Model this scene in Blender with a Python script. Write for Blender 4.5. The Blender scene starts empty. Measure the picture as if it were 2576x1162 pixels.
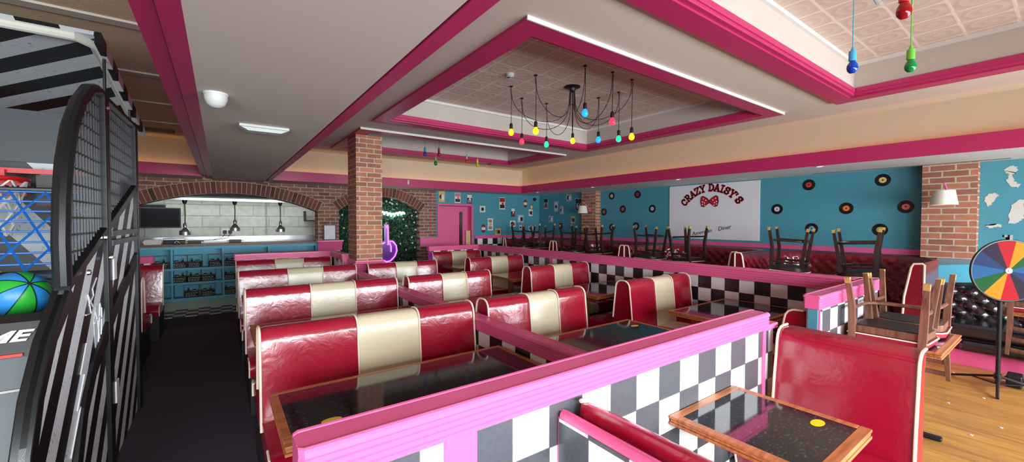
import bpy, math, random
from mathutils import Matrix, Vector
random.seed(7)
PI = math.pi
S = bpy.context.scene
C = S.collection
R = math.radians

# ---------------------------------------------------------------- camera
H = 1.6
cam = bpy.data.objects.new('camera', bpy.data.cameras.new('camera')); C.objects.link(cam)
cam.data.sensor_fit = 'HORIZONTAL'; cam.data.sensor_width = 36.0
cam.data.lens = 36.0 * 1018.8 / 2576
cam.data.clip_start = 0.03
ya, pi_, ro = 0.62423, -0.02343, -0.00187
fw = Vector((math.sin(ya)*math.cos(pi_), math.cos(ya)*math.cos(pi_), math.sin(pi_)))
rt = Vector((math.cos(ya), -math.sin(ya), 0)); dn = fw.cross(rt)
rt2 = rt*math.cos(ro) + dn*math.sin(ro); dn2 = -rt*math.sin(ro) + dn*math.cos(ro)
M = Matrix.Identity(4)
for i in range(3):
    M[i][0] = rt2[i]; M[i][1] = -dn2[i]; M[i][2] = -fw[i]
M.translation = (0, 0, H)
cam.matrix_world = M
S.camera = cam
# ---------------------------------------------------------------- world, light, exposure
S.view_settings.view_transform = 'Standard'; S.view_settings.look = 'None'
S.view_settings.gamma = 1; S.view_settings.use_curve_mapping = False
S.view_settings.exposure = 0.0
W = bpy.data.worlds.new('world'); S.world = W; W.use_nodes = True
W.node_tree.nodes['Background'].inputs[0].default_value = (0.75, 0.85, 1, 1)
W.node_tree.nodes['Background'].inputs[1].default_value = 0.25

def area(name, loc, rot, sx, sy, power, col):
    l = bpy.data.lights.new(name, 'AREA'); l.shape = 'RECTANGLE'; l.size = sx; l.size_y = sy
    l.energy = power; l.color = col
    o = bpy.data.objects.new(name, l); C.objects.link(o); o.location = loc; o.rotation_euler = rot
    return o
# daylight through the four windows behind the camera (one area lamp per window opening)
WIN = [(-3.3, -1.0), (-0.6, 1.7), (2.1, 4.4), (4.8, 7.1)]
for i, (a, b) in enumerate(WIN):
    wl = area('window_daylight', ((a+b)/2, -2.52, 1.52), (R(72), 0, 0), b-a-.1, 1.3, (170, 180, 160, 170)[i], (0.90, 0.96, 1.0)); wl.data.spread = R(140)
# unseen fill lamp, added under the hood to brighten the kitchen
area('kitchen_fill_lamp', (0.1, 10.45, 2.06), (R(15), 0, 0), 3.6, .3, 22, (0.95, 1.0, 0.95))

# ---------------------------------------------------------------- materials
def lin(c):
    c = c/255.0
    return c/12.92 if c <= .04045 else ((c+.055)/1.055)**2.4
def rgb(h): return (lin(h[0]), lin(h[1]), lin(h[2]), 1)
MC = {}
def base(name):
    m = bpy.data.materials.new(name); m.use_nodes = True
    n = m.node_tree.nodes; return m, n, m.node_tree.links, n['Principled BSDF']
def mat(name, col, rough=.5, metal=0, var=.06, scale=6, bump=0, bscale=40, coat=0, emit=0, ecol=None, spec=.5, trans=0):
    if name in MC: return MC[name]
    m, n, l, b = base(name)
    b.inputs['Roughness'].default_value = rough; b.inputs['Metallic'].default_value = metal
    b.inputs['Specular IOR Level'].default_value = spec
    if coat: b.inputs['Coat Weight'].default_value = coat; b.inputs['Coat Roughness'].default_value = .12
    if trans: b.inputs['Transmission Weight'].default_value = trans
    c = rgb(col)
    tc = n.new('ShaderNodeTexCoord'); nz = n.new('ShaderNodeTexNoise'); nz.inputs['Scale'].default_value = scale
    nz.inputs['Detail'].default_value = 4
    l.new(tc.outputs['Object'], nz.inputs['Vector'])
    mx = n.new('ShaderNodeMix'); mx.data_type = 'RGBA'
    mx.inputs[6].default_value = tuple(x*(1-var) for x in c[:3])+(1,); mx.inputs[7].default_value = tuple(min(1, x*(1+var)) for x in c[:3])+(1,)
    l.new(nz.outputs['Fac'], mx.inputs[0]); l.new(mx.outputs[2], b.inputs['Base Color'])
    if bump:
        n2 = n.new('ShaderNodeTexNoise'); n2.inputs['Scale'].default_value = bscale; n2.inputs['Detail'].default_value = 5
        l.new(tc.outputs['Object'], n2.inputs['Vector'])
        bp = n.new('ShaderNodeBump'); bp.inputs['Strength'].default_value = bump; bp.inputs['Distance'].default_value = .01
        l.new(n2.outputs['Fac'], bp.inputs['Height']); l.new(bp.outputs[0], b.inputs['Normal'])
    if emit:
        b.inputs['Emission Color'].default_value = rgb(ecol or col); b.inputs['Emission Strength'].default_value = emit
    MC[name] = m; return m
def mth(n, l, op, a, b=None):
    x = n.new('ShaderNodeMath'); x.operation = op
    for i, v in enumerate((a, b)):
        if v is None: continue
        if isinstance(v, (int, float)): x.inputs[i].default_value = v
        else: l.new(v, x.inputs[i])
    return x.outputs[0]
def mixc(n, l, f, a, b):
    mx = n.new('ShaderNodeMix'); mx.data_type = 'RGBA'
    if isinstance(f, (int, float)): mx.inputs[0].default_value = f
    else: l.new(f, mx.inputs[0])
    for k, v in ((6, a), (7, b)):
        if isinstance(v, tuple): mx.inputs[k].default_value = v
        else: l.new(v, mx.inputs[k])
    return mx.outputs[2]
def checker(name, ax, s, o1, o2, white, black, rough=.25, gap=.012):
    """checkerboard tiles of size s in object space on axes ax ('xz','yz','xy')"""
    m, n, l, b = base(name)
    tc = n.new('ShaderNodeTexCoord'); sp = n.new('ShaderNodeSeparateXYZ'); l.new(tc.outputs['Object'], sp.inputs[0])
    u = mth(n, l, 'DIVIDE', mth(n, l, 'SUBTRACT', sp.outputs[ax[0].upper()], o1), s)
    v = mth(n, l, 'DIVIDE', mth(n, l, 'SUBTRACT', sp.outputs[ax[1].upper()], o2), s)
    k = mth(n, l, 'MODULO', mth(n, l, 'ADD', mth(n, l, 'ADD', mth(n, l, 'FLOOR', u), mth(n, l, 'FLOOR', v)), 200), 2)
    fu = mth(n, l, 'ABSOLUTE', mth(n, l, 'SUBTRACT', mth(n, l, 'FRACT', mth(n, l, 'ADD', u, 200)), .5))
    fv = mth(n, l, 'ABSOLUTE', mth(n, l, 'SUBTRACT', mth(n, l, 'FRACT', mth(n, l, 'ADD', v, 200)), .5))
    g = mth(n, l, 'GREATER_THAN', mth(n, l, 'MAXIMUM', fu, fv), .5-gap)
    nz = n.new('ShaderNodeTexNoise'); nz.inputs['Scale'].default_value = 60; l.new(tc.outputs['Object'], nz.inputs['Vector'])
    bl = mixc(n, l, nz.outputs['Fac'], rgb(black), rgb(tuple(min(255, x+14) for x in black)))
    c = mixc(n, l, k, rgb(white), bl)
    c = mixc(n, l, g, c, rgb((90, 88, 90)))
    l.new(c, b.inputs['Base Color']); b.inputs['Roughness'].default_value = rough
    MC[name] = m; return m
def brick(name, ax, c1, c2, mortar, bw=.225, bh=.075, off=(0, 0)):
    m, n, l, b = base(name)
    tc = n.new('ShaderNodeTexCoord'); sp = n.new('ShaderNodeSeparateXYZ'); l.new(tc.outputs['Object'], sp.inputs[0])
    cb = n.new('ShaderNodeCombineXYZ')
    l.new(mth(n, l, 'ADD', sp.outputs[ax[0].upper()], off[0]), cb.inputs[0]); l.new(mth(n, l, 'ADD', sp.outputs[ax[1].upper()], off[1]), cb.inputs[1])
    wn = n.new('ShaderNodeTexNoise'); wn.inputs['Scale'].default_value = 30; l.new(tc.outputs['Object'], wn.inputs['Vector'])
    vm = n.new('ShaderNodeVectorMath'); vm.operation = 'MULTIPLY_ADD'; vm.inputs[1].default_value = (.012, .012, 0)
    l.new(wn.outputs['Color'], vm.inputs[0]); l.new(cb.outputs[0], vm.inputs[2])
    t = n.new('ShaderNodeTexBrick'); t.inputs['Scale'].default_value = 1
    t.inputs['Brick Width'].default_value = bw; t.inputs['Row Height'].default_value = bh
    t.inputs['Mortar Size'].default_value = .009; t.inputs['Mortar Smooth'].default_value = .15
    t.inputs['Color1'].default_value = rgb(c1); t.inputs['Color2'].default_value = rgb(c2); t.inputs['Mortar'].default_value = rgb(mortar)
    l.new(vm.outputs[0], t.inputs['Vector'])
    nz = n.new('ShaderNodeTexNoise'); nz.inputs['Scale'].default_value = 9; nz.inputs['Detail'].default_value = 6; l.new(tc.outputs['Object'], nz.inputs['Vector'])
    mul = n.new('ShaderNodeMix'); mul.data_type = 'RGBA'; mul.blend_type = 'MULTIPLY'; mul.inputs[0].default_value = .45
    l.new(t.outputs['Color'], mul.inputs[6]); l.new(nz.outputs['Fac'], mul.inputs[7])
    gain = n.new('ShaderNodeMix'); gain.data_type = 'RGBA'; gain.blend_type = 'MULTIPLY'; gain.inputs[0].default_value = 1
    gain.inputs[7].default_value = (1.25, 1.25, 1.25, 1); l.new(mul.outputs[2], gain.inputs[6])
    l.new(gain.outputs[2], b.inputs['Base Color']); b.inputs['Roughness'].default_value = .85
    bp = n.new('ShaderNodeBump'); bp.inputs['Distance'].default_value = .012; bp.inputs['Strength'].default_value = .7; bp.invert = True
    l.new(t.outputs['Fac'], bp.inputs['Height']); l.new(bp.outputs[0], b.inputs['Normal'])
    MC[name] = m; return m
def island(name, cols, rough=.85):
    """each loose piece of the mesh takes its own tone"""
    m, n, l, b = base(name)
    g = n.new('ShaderNodeNewGeometry'); cr = n.new('ShaderNodeValToRGB')
    e = cr.color_ramp.elements
    e[0].color = rgb(cols[0]); e[1].color = rgb(cols[-1])
    for i, c in enumerate(cols[1:-1]): x = e.new((i+1)/(len(cols)-1)); x.color = rgb(c)
    l.new(g.outputs['Random Per Island'], cr.inputs[0])
    tc = n.new('ShaderNodeTexCoord'); nz = n.new('ShaderNodeTexNoise'); nz.inputs['Scale'].default_value = 25; l.new(tc.outputs['Object'], nz.inputs['Vector'])
    mul = n.new('ShaderNodeMix'); mul.data_type = 'RGBA'; mul.blend_type = 'MULTIPLY'; mul.inputs[0].default_value = .35
    l.new(cr.outputs[0], mul.inputs[6]); l.new(nz.outputs['Fac'], mul.inputs[7]); l.new(mul.outputs[2], b.inputs['Base Color'])
    b.inputs['Roughness'].default_value = rough; MC[name] = m; return m
def stripes(name, ax, a1, a2, period, duty, c1, c2, rough=.4, worn=.5, off=0):
    m, n, l, b = base(name)
    tc = n.new('ShaderNodeTexCoord'); sp = n.new('ShaderNodeSeparateXYZ'); l.new(tc.outputs['Object'], sp.inputs[0])
    u = mth(n, l, 'ADD', mth(n, l, 'MULTIPLY', sp.outputs[ax[0].upper()], a1), mth(n, l, 'MULTIPLY', sp.outputs[ax[1].upper()], a2))
    f = mth(n, l, 'FRACT', mth(n, l, 'ADD', mth(n, l, 'DIVIDE', u, period), 100+off))
    k = mth(n, l, 'LESS_THAN', f, duty)
    nz = n.new('ShaderNodeTexNoise'); nz.inputs['Scale'].default_value = 45; nz.inputs['Detail'].default_value = 3; l.new(tc.outputs['Object'], nz.inputs['Vector'])
    sp2 = mth(n, l, 'MULTIPLY', mth(n, l, 'GREATER_THAN', nz.outputs['Fac'], .66), worn)
    c = mixc(n, l, k, rgb(c1), mixc(n, l, sp2, rgb(c2), rgb(c1)))
    l.new(c, b.inputs['Base Color']); b.inputs['Roughness'].default_value = rough
    MC[name] = m; return m
def vinyl(name, col, wr=.35, rough=.22):
    m, n, l, b = base(name)
    tc = n.new('ShaderNodeTexCoord')
    nz = n.new('ShaderNodeTexNoise'); nz.inputs['Scale'].default_value = 5; l.new(tc.outputs['Object'], nz.inputs['Vector'])
    c = rgb(col); d = tuple(x*.88 for x in c[:3])+(1,)
    l.new(mixc(n, l, nz.outputs['Fac'], d, c), b.inputs['Base Color'])
    n2 = n.new('ShaderNodeTexNoise'); n2.inputs['Scale'].default_value = 13; n2.inputs['Detail'].default_value = 5; n2.inputs['Distortion'].default_value = 1.2
    l.new(tc.outputs['Object'], n2.inputs['Vector'])
    bp = n.new('ShaderNodeBump'); bp.inputs['Strength'].default_value = wr; bp.inputs['Distance'].default_value = .02
    l.new(n2.outputs['Fac'], bp.inputs['Height']); l.new(bp.outputs[0], b.inputs['Normal'])
    b.inputs['Roughness'].default_value = rough; b.inputs['Specular IOR Level'].default_value = 1.0
    MC[name] = m; return m
def wood(name, c1, c2, ax='x', scale=6, rough=.4):
    m, n, l, b = base(name)
    tc = n.new('ShaderNodeTexCoord'); mp = n.new('ShaderNodeMapping')
    mp.inputs['Scale'].default_value = {'x': (.6, 8, 8), 'y': (8, .6, 8), 'z': (8, 8, .6)}[ax]
    l.new(tc.outputs['Object'], mp.inputs[0])
    nz = n.new('ShaderNodeTexNoise'); nz.inputs['Scale'].default_value = scale; nz.inputs['Detail'].default_value = 5; l.new(mp.outputs[0], nz.inputs['Vector'])
    cr = n.new('ShaderNodeValToRGB'); cr.color_ramp.elements[0].position = .3; cr.color_ramp.elements[1].position = .7
    cr.color_ramp.elements[0].color = rgb(c1); cr.color_ramp.elements[1].color = rgb(c2)
    l.new(nz.outputs['Fac'], cr.inputs[0]); l.new(cr.outputs[0], b.inputs['Base Color']); b.inputs['Roughness'].default_value = rough
    MC[name] = m; return m
PINK = mat('pink_paint', (228, 98, 150), .32, var=.04, coat=.15)
FASC = mat('pink_paint_warm_shade', (182, 42, 96), .4, var=.05)  # darker copy of the pink; warm light on the ceiling fascia is painted in
TEAL = mat('teal_paint', (72, 146, 164), .6, var=.04)
CREAMW = mat('cream_plaster', (206, 188, 162), .8, var=.02)
CEIL = mat('ceiling_plaster', (208, 196, 184), .8, var=.03, scale=2)
WHITE = mat('white_gloss', (214, 214, 210), .35, var=.02)
RED = vinyl('red_vinyl', (158, 12, 44), .10, .2)
CREAMV = vinyl('cream_vinyl', (214, 202, 170), .06, .26)
DRED = vinyl('oxblood_vinyl', (124, 12, 30), .15, .16)
BLKV = vinyl('black_vinyl', (22, 24, 28), .3, .18)
PIPE = mat('white_piping', (240, 222, 200), .4)
BLACK = mat('black_plastic', (20, 20, 22), .45)
DARK = mat('dark_kick', (26, 20, 22), .6)
BLACKM = mat('black_metal', (26, 28, 31), .38, .3)
STEEL = mat('brushed_steel', (190, 192, 194), .28, .9)
CHROME = mat('chrome', (215, 215, 215), .1, 1)
def laminate():
    m, n, l, b = base('dark_laminate')
    tc = n.new('ShaderNodeTexCoord'); mp = n.new('ShaderNodeMapping'); mp.inputs['Scale'].default_value = (45, 110, 60); l.new(tc.outputs['Object'], mp.inputs[0])
    nz = n.new('ShaderNodeTexNoise'); nz.inputs['Scale'].default_value = 1; nz.inputs['Detail'].default_value = 2; l.new(mp.outputs[0], nz.inputs['Vector'])
    cr = n.new('ShaderNodeValToRGB'); cr.color_ramp.elements[0].position = .56; cr.color_ramp.elements[1].position = .74
    cr.color_ramp.elements[0].color = rgb((28, 28, 34)); cr.color_ramp.elements[1].color = rgb((74, 74, 82))
    l.new(nz.outputs['Fac'], cr.inputs[0]); l.new(cr.outputs[0], b.inputs['Base Color'])
    b.inputs['Roughness'].default_value = .07; b.inputs['Specular IOR Level'].default_value = .7
    return m
GRANITE = laminate()
EDGE = wood('table_edge_wood', (150, 84, 46), (196, 124, 76))
OAK = wood('oak_leg', (140, 86, 46), (182, 122, 72), 'z')
CHW = wood('chair_wood', (92, 58, 44), (134, 92, 70), 'z', 5, .4)
CHD = wood('dark_chair_wood', (30, 18, 16), (58, 38, 32), 'z', 5, .42)
BRASS = mat('brass_tip', (196, 164, 96), .4, .3)
YEL = mat('yellow_sticker', (232, 208, 30), .4)
TIN = None

# ---------------------------------------------------------------- mesh helpers
class MB:
    def __init__(s): s.v = []; s.f = []; s.m = []
    def add(s, vs, fs, m=0):
        o = len(s.v); s.v += [tuple(p) for p in vs]
        for f in fs: s.f.append(tuple(i+o for i in f)); s.m.append(m)
        return s
    def box(s, x0, x1, y0, y1, z0, z1, m=0):
        return s.add([(x0,y0,z0),(x1,y0,z0),(x1,y1,z0),(x0,y1,z0),(x0,y0,z1),(x1,y0,z1),(x1,y1,z1),(x0,y1,z1)],
              [(0,3,2,1),(4,5,6,7),(0,1,5,4),(1,2,6,5),(2,3,7,6),(3,0,4,7)], m)
    def prism(s, poly, ax, a, b, m=0, caps=True):
        n = len(poly)
        f = {'x': lambda u,v,t: (t,u,v), 'y': lambda u,v,t: (u,t,v), 'z': lambda u,v,t: (u,v,t)}[ax]
        vs = [f(u,v,a) for u,v in poly]+[f(u,v,b) for u,v in poly]
        fs = [(i,(i+1)%n,n+(i+1)%n,n+i) for i in range(n)]
        if caps: fs += [tuple(range(n))[::-1], tuple(range(n,2*n))]
        return s.add(vs, fs, m)
    def tube(s, pts, r, n=8, m=0, closed=False, rs=None, flat=1.0):
        P = [Vector(p) for p in pts]; k = len(P); o = len(s.v)
        up = None
        for i, p in enumerate(P):
            if closed: t = P[(i+1)%k]-P[i-1]
            else: t = P[min(i+1,k-1)]-P[max(i-1,0)]
            t.normalize()
            if up is None:
                up = Vector((0,0,1)) if abs(t.z) < .9 else Vector((1,0,0))
            up = (up - t*up.dot(t)); up.normalize() if up.length > 1e-6 else None
            b = t.cross(up); rr = rs[i] if rs else r
            for j in range(n):
                a = 2*PI*(j+.5)/n
                s.v.append(tuple(p + up*(math.sin(a)*rr) + b*(math.cos(a)*rr*flat)))
        q = k if closed else k-1
        for i in range(q):
            for j in range(n):
                a0 = o+i*n+j; a1 = o+i*n+(j+1)%n; b0 = o+((i+1)%k)*n+j; b1 = o+((i+1)%k)*n+(j+1)%n
                s.f.append((a0,a1,b1,b0)); s.m.append(m)
        if not closed:
            s.f.append(tuple(o+j for j in range(n))[::-1]); s.m.append(m)
            s.f.append(tuple(o+(k-1)*n+j for j in range(n))); s.m.append(m)
        return s
    def lathe(s, prof, n=20, c=(0,0,0), m=0, mtx=None, caps=True):
        o = len(s.v)
        for r, h in prof:
            for j in range(n):
                a = 2*PI*j/n; p = Vector((r*math.cos(a), r*math.sin(a), h))
                if mtx: p = mtx @ p
                s.v.append((p.x+c[0], p.y+c[1], p.z+c[2]))
        for i in range(len(prof)-1):
            for j in range(n):
                s.f.append((o+i*n+j, o+i*n+(j+1)%n, o+(i+1)*n+(j+1)%n, o+(i+1)*n+j)); s.m.append(m)
        if caps and prof[0][0] > 1e-5 and abs(prof[0][1]-prof[1][1]) > 1e-6: s.f.append(tuple(o+j for j in range(n))[::-1]); s.m.append(m)
        if caps and prof[-1][0] > 1e-5 and abs(prof[-1][1]-prof[-2][1]) > 1e-6: s.f.append(tuple(o+(len(prof)-1)*n+j for j in range(n))); s.m.append(m)
        return s
    def xf(s, mtx, since=0):
        for i in range(since, len(s.v)): s.v[i] = tuple(mtx @ Vector(s.v[i]))
        return s
def obj(name, mb, mats, parent=None, loc=None, bev=0, seg=2, smooth=True, ang=35, lab=None):
    me = bpy.data.meshes.new(name); me.from_pydata(mb.v, [], mb.f)
    if not isinstance(mats, (list, tuple)): mats = [mats]
    for m in mats: me.materials.append(m)
    if len(mats) > 1: me.polygons.foreach_set('material_index', mb.m)
    if smooth:
        me.polygons.foreach_set('use_smooth', [True]*len(me.polygons))
        if not bev: me.set_sharp_from_angle(angle=R(ang))
    me.validate(); me.update()
    o = bpy.data.objects.new(name, me); C.objects.link(o)
    if parent: o.parent = parent
    if loc: o.location = loc
    if bev:
        b = o.modifiers.new('bevel', 'BEVEL'); b.width = bev; b.segments = seg; b.limit_method = 'ANGLE'; b.angle_limit = R(40); b.harden_normals = True
    if lab: o['label'] = lab
    return o
def tag(o, label, cat, group=None, kind=None):
    if label: o['label'] = label
    if cat: o['category'] = cat
    if group: o['group'] = group
    if kind: o['kind'] = kind
    return o
def thing(name, label, cat, loc=(0,0,0), rz=0, group=None):
    o = bpy.data.objects.new(name, None); C.objects.link(o); o.empty_display_size = .1
    o.location = loc; o.rotation_euler = (0,0,rz)
    return tag(o, label, cat, group)
def struct(name, mb, mats, **k):
    o = obj(name, mb, mats, **k); o['kind'] = 'structure'; return o
def cpy(o, parent):
    c = o.copy(); C.objects.link(c); c.parent = parent
    for ch in o.children: cpy(ch, c)
    return c
def dup(root, loc, rot=(0,0,0), label=None):
    r = root.copy(); C.objects.link(r); r.location = loc; r.rotation_euler = rot
    for ch in root.children: cpy(ch, r)
    if label: r['label'] = label
    return r
def B(*a): return MB().box(*a)
def text_mesh(txt, size, depth=.004, shear=0, bold=0):
    cu = bpy.data.curves.new('lettering', 'FONT'); cu.body = txt; cu.size = size; cu.extrude = depth; cu.shear = shear; cu.offset = bold
    cu.align_x = 'CENTER'; cu.align_y = 'CENTER'; cu.resolution_u = 3
    o = bpy.data.objects.new('lettering', cu); C.objects.link(o)
    dg = bpy.context.evaluated_depsgraph_get(); me = bpy.data.meshes.new_from_object(o.evaluated_get(dg))
    mb = MB().add([v.co[:] for v in me.vertices], [tuple(p.vertices) for p in me.polygons])
    bpy.data.objects.remove(o); bpy.data.curves.remove(cu); bpy.data.meshes.remove(me)
    return mb
# frames that map (u right, v up, w towards the room) onto a wall
def wall_back_m(x, y, z): return Matrix(((1,0,0,x),(0,0,-1,y),(0,1,0,z),(0,0,0,1)))      # faces -Y
def wall_right_m(x, y, z): return Matrix(((0,0,-1,x),(-1,0,0,y),(0,1,0,z),(0,0,0,1)))    # faces -X

# ================================================================ SETTING
CARPET = mat('dark_carpet', (62, 54, 66), .95, var=.35, scale=120, bump=.3, bscale=300)
def planks():
    m, n, l, b = base('wood_floor')
    tc = n.new('ShaderNodeTexCoord'); t = n.new('ShaderNodeTexBrick'); mp = n.new('ShaderNodeMapping')
    mp.inputs['Rotation'].default_value = (0, 0, R(90)); l.new(tc.outputs['Object'], mp.inputs[0])
    t.inputs['Scale'].default_value = 1; t.inputs['Brick Width'].default_value = 1.3; t.inputs['Row Height'].default_value = .14; t.inputs['Mortar Size'].default_value = .002
    t.inputs['Color1'].default_value = rgb((176, 122, 58)); t.inputs['Color2'].default_value = rgb((132, 84, 42)); t.inputs['Mortar'].default_value = rgb((90, 58, 30))
    l.new(mp.outputs[0], t.inputs['Vector'])
    m2 = n.new('ShaderNodeMapping'); m2.inputs['Scale'].default_value = (7, .8, 1); l.new(tc.outputs['Object'], m2.inputs[0])
    nz = n.new('ShaderNodeTexNoise'); nz.inputs['Scale'].default_value = 3; nz.inputs['Detail'].default_value = 6; nz.inputs['Distortion'].default_value = .8; l.new(m2.outputs[0], nz.inputs['Vector'])
    cr = n.new('ShaderNodeValToRGB'); cr.color_ramp.elements[0].position = .3; cr.color_ramp.elements[1].position = .75
    cr.color_ramp.elements[0].color = rgb((134, 94, 46)); cr.color_ramp.elements[1].color = rgb((200, 146, 70)); l.new(nz.outputs['Fac'], cr.inputs[0])
    l.new(mixc(n, l, .6, t.outputs['Color'], cr.outputs[0]), b.inputs['Base Color']); b.inputs['Roughness'].default_value = .38
    return m
WOODF = planks()
struct('floor', B(-4.4, 7.8, -2.7, 11.1, -.1, 0), CARPET)
struct('floor', B(2.66, 7.7, -2.6, 2.3, 0, .004), WOODF)
struct('floor', B(-1.9, 1.6, 8.62, 9.38, 0, .004), checker('floor_checker', 'xy', .165, 0, 9.38, (236, 234, 226), (40, 38, 42), .4))
# --- walls
BRK = brick('wall_brick', 'xz', (158, 106, 88), (116, 80, 72), (182, 166, 150), .225, .0765)
BLOCK = brick('kitchen_block', 'xz', (196, 198, 190), (184, 188, 180), (160, 160, 152), .62, .245)
struct('wall_left', B(-4.45, -4.35, -2.7, 11.1, 0, 3.4), CREAMW)
struct('wall_right', B(7.7, 7.8, -2.7, 9.4, 0, 2.4), TEAL)
def arch(xa, xb, zs, za, n=24):
    """segmental arch: springing height zs, crown za -> list of (x,z), centre, radius"""
    h = za-zs; w = (xb-xa)/2; r = (w*w+h*h)/(2*h); cx = (xa+xb)/2; cz = za-r; t = math.asin(w/r)
    return [(cx+r*math.sin(-t+2*t*i/n), cz+r*math.cos(-t+2*t*i/n)) for i in range(n+1)], cx, cz, r, t
A1 = arch(-1.30, 1.665, 1.80, 2.118); A2 = arch(2.085, 3.93, 1.83, 2.165)
poly = [(-4.35, 0), (-1.30, 0)] + A1[0] + [(1.665, 0), (2.085, 0)] + A2[0] + [(3.93, 0), (4.37, 0), (4.37, 2.42), (-4.35, 2.42)]
struct('wall_back', MB().prism(poly, 'y', 9.3, 9.62), BRK)
poly = [(4.37, 0), (4.39, 0), (4.39, 2.05), (5.416, 2.05), (5.416, 0), (7.75, 0), (7.75, 2.42), (4.37, 2.42)]
struct('wall_back', MB().prism(poly, 'y', 9.3, 9.45), TEAL)
VOUS = island('voussoir_brick', [(104, 60, 52), (142, 80, 64), (124, 70, 58), (88, 56, 50), (150, 88, 70)])
MORT = mat('arch_mortar', (176, 158, 142), .9)
def voussoirs(a, hgt, nb):
    pts, cx, cz, r, t = a
    mb = MB(); mo = MB()
    for i in range(nb):
        t0 = -t+2*t*(i+.09)/nb; t1 = -t+2*t*(i+.91)/nb
        q = [(cx+rr*math.sin(tt), cz+rr*math.cos(tt)) for rr, tt in ((r+.004,t0),(r+.004,t1),(r+hgt,t1),(r+hgt,t0))]
        mb.prism(q, 'y', 9.265, 9.32)
    n = 40
    out = [(cx+(r+hgt+.012)*math.sin(-t-.006+2*(t+.006)*i/n), cz+(r+hgt+.012)*math.cos(-t-.006+2*(t+.006)*i/n)) for i in range(n+1)]
    inn = [(cx+r*math.sin(-t+2*t*i/n), cz+r*math.cos(-t+2*t*i/n)) for i in range(n+1)]
    for i in range(n): mo.prism([inn[i], inn[i+1], out[i+1], out[i]], 'y', 9.275, 9.31)
    return mb, mo
for k, (a, nb, lb) in enumerate(((A1, 40, 'wide brick arch over the kitchen pass'), (A2, 26, 'brick arch over the green leaf wall'))):
    mb, mo = voussoirs(a, .215, nb)
    t = thing('trim_%d' % (k+1), lb, 'arch', (0,0,0)); t['kind'] = 'structure'
    obj('mortar', mo, MORT, t); obj('brick_ring', mb, VOUS, t, smooth=False)
# kitchen room beyond the arch
struct('wall_back', B(-4.4, 2.4, 11.0, 11.1, 0, 2.7), BLOCK)
struct('wall_right', B(2.3, 2.4, 9.62, 11.0, 0, 2.7), CREAMW)
struct('ceiling', B(-4.4, 2.4, 9.62, 11.1, 2.62, 2.7), CEIL)
struct('wall_back', B(2.4, 4.3, 9.6, 9.68, 0, 2.42), DARK)
struct('wall_back', B(4.3, 5.5, 9.45, 9.5, 0, 2.42), mat('dim_lobby', (120, 60, 90), .8))
# wall with the windows, behind the camera
mb = MB(); mb.box(-4.4, 7.8, -2.7, -2.6, 0, .82); mb.box(-4.4, 7.8, -2.7, -2.6, 2.42, 3.4)
xs = [-4.4] + [v for w in WIN for v in w] + [7.8]
for i in range(0, len(xs), 2): mb.box(xs[i], xs[i+1], -2.7, -2.6, .82, 2.42)
struct('wall_front', mb, CREAMW)
for i, (a, b_) in enumerate(WIN):
    mb = MB()
    for x in (a, b_-.05): mb.box(x, x+.05, -2.69, -2.61, .82, 2.42)
    mb.box(a, b_, -2.69, -2.61, .82, .87); mb.box(a, b_, -2.69, -2.61, 2.37, 2.42)
    struct('window_%d' % (i+1), mb, WHITE)
# --- ceilings
ZC = 2.96; ZT = 3.28; ZS = 2.35
TR = [(-1.2, 1.61), (2.14, 5.48), (6.05, 8.0)]; TX = (1.66, 5.70); IN = .21
mb = MB()
ys = [-2.7]
for a, b_ in TR: ys += [a+IN, b_-IN]
ys += [8.76]
for i in range(0, len(ys), 2): mb.box(.74, 6.66, ys[i], ys[i+1], ZC, ZC+.05)
for a, b_ in TR:
    mb.box(.74, TX[0]+IN, a+IN, b_-IN, ZC, ZC+.05); mb.box(TX[1]-IN, 6.66, a+IN, b_-IN, ZC, ZC+.05)
struct('ceiling', mb, CEIL)
def tin():
    m, n, l, b = base('pressed_tin')
    tc = n.new('ShaderNodeTexCoord'); sp = n.new('ShaderNodeSeparateXYZ'); l.new(tc.outputs['Object'], sp.inputs[0])
    p = .30
    fu = mth(n, l, 'SUBTRACT', mth(n, l, 'FRACT', mth(n, l, 'ADD', mth(n, l, 'DIVIDE', sp.outputs['X'], p), 50)), .5)
    fv = mth(n, l, 'SUBTRACT', mth(n, l, 'FRACT', mth(n, l, 'ADD', mth(n, l, 'DIVIDE', sp.outputs['Y'], p), 50)), .5)
    d = mth(n, l, 'SQRT', mth(n, l, 'ADD', mth(n, l, 'MULTIPLY', fu, fu), mth(n, l, 'MULTIPLY', fv, fv)))
    ring = mth(n, l, 'SINE', mth(n, l, 'MULTIPLY', d, 24))
    edge = mth(n, l, 'GREATER_THAN', mth(n, l, 'MAXIMUM', mth(n, l, 'ABSOLUTE', fu), mth(n, l, 'ABSOLUTE', fv)), .465)
    hgt = mth(n, l, 'ADD', mth(n, l, 'MULTIPLY', ring, .22), mth(n, l, 'MULTIPLY', edge, 1.7))
    bp = n.new('ShaderNodeBump'); bp.inputs['Strength'].default_value = .45; bp.inputs['Distance'].default_value = .008
    l.new(hgt, bp.inputs['Height']); l.new(bp.outputs[0], b.inputs['Normal'])
    l.new(mixc(n, l, edge, mixc(n, l, mth(n, l, 'MULTIPLY', mth(n, l, 'GREATER_THAN', ring, .8), .35), rgb((204, 184, 170)), rgb((226, 208, 196))), rgb((228, 212, 200))), b.inputs['Base Color']); b.inputs['Roughness'].default_value = .55
    return m
TIN = tin(); LIP = mat('tray_plaster', (192, 182, 172), .8, var=.02)
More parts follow.
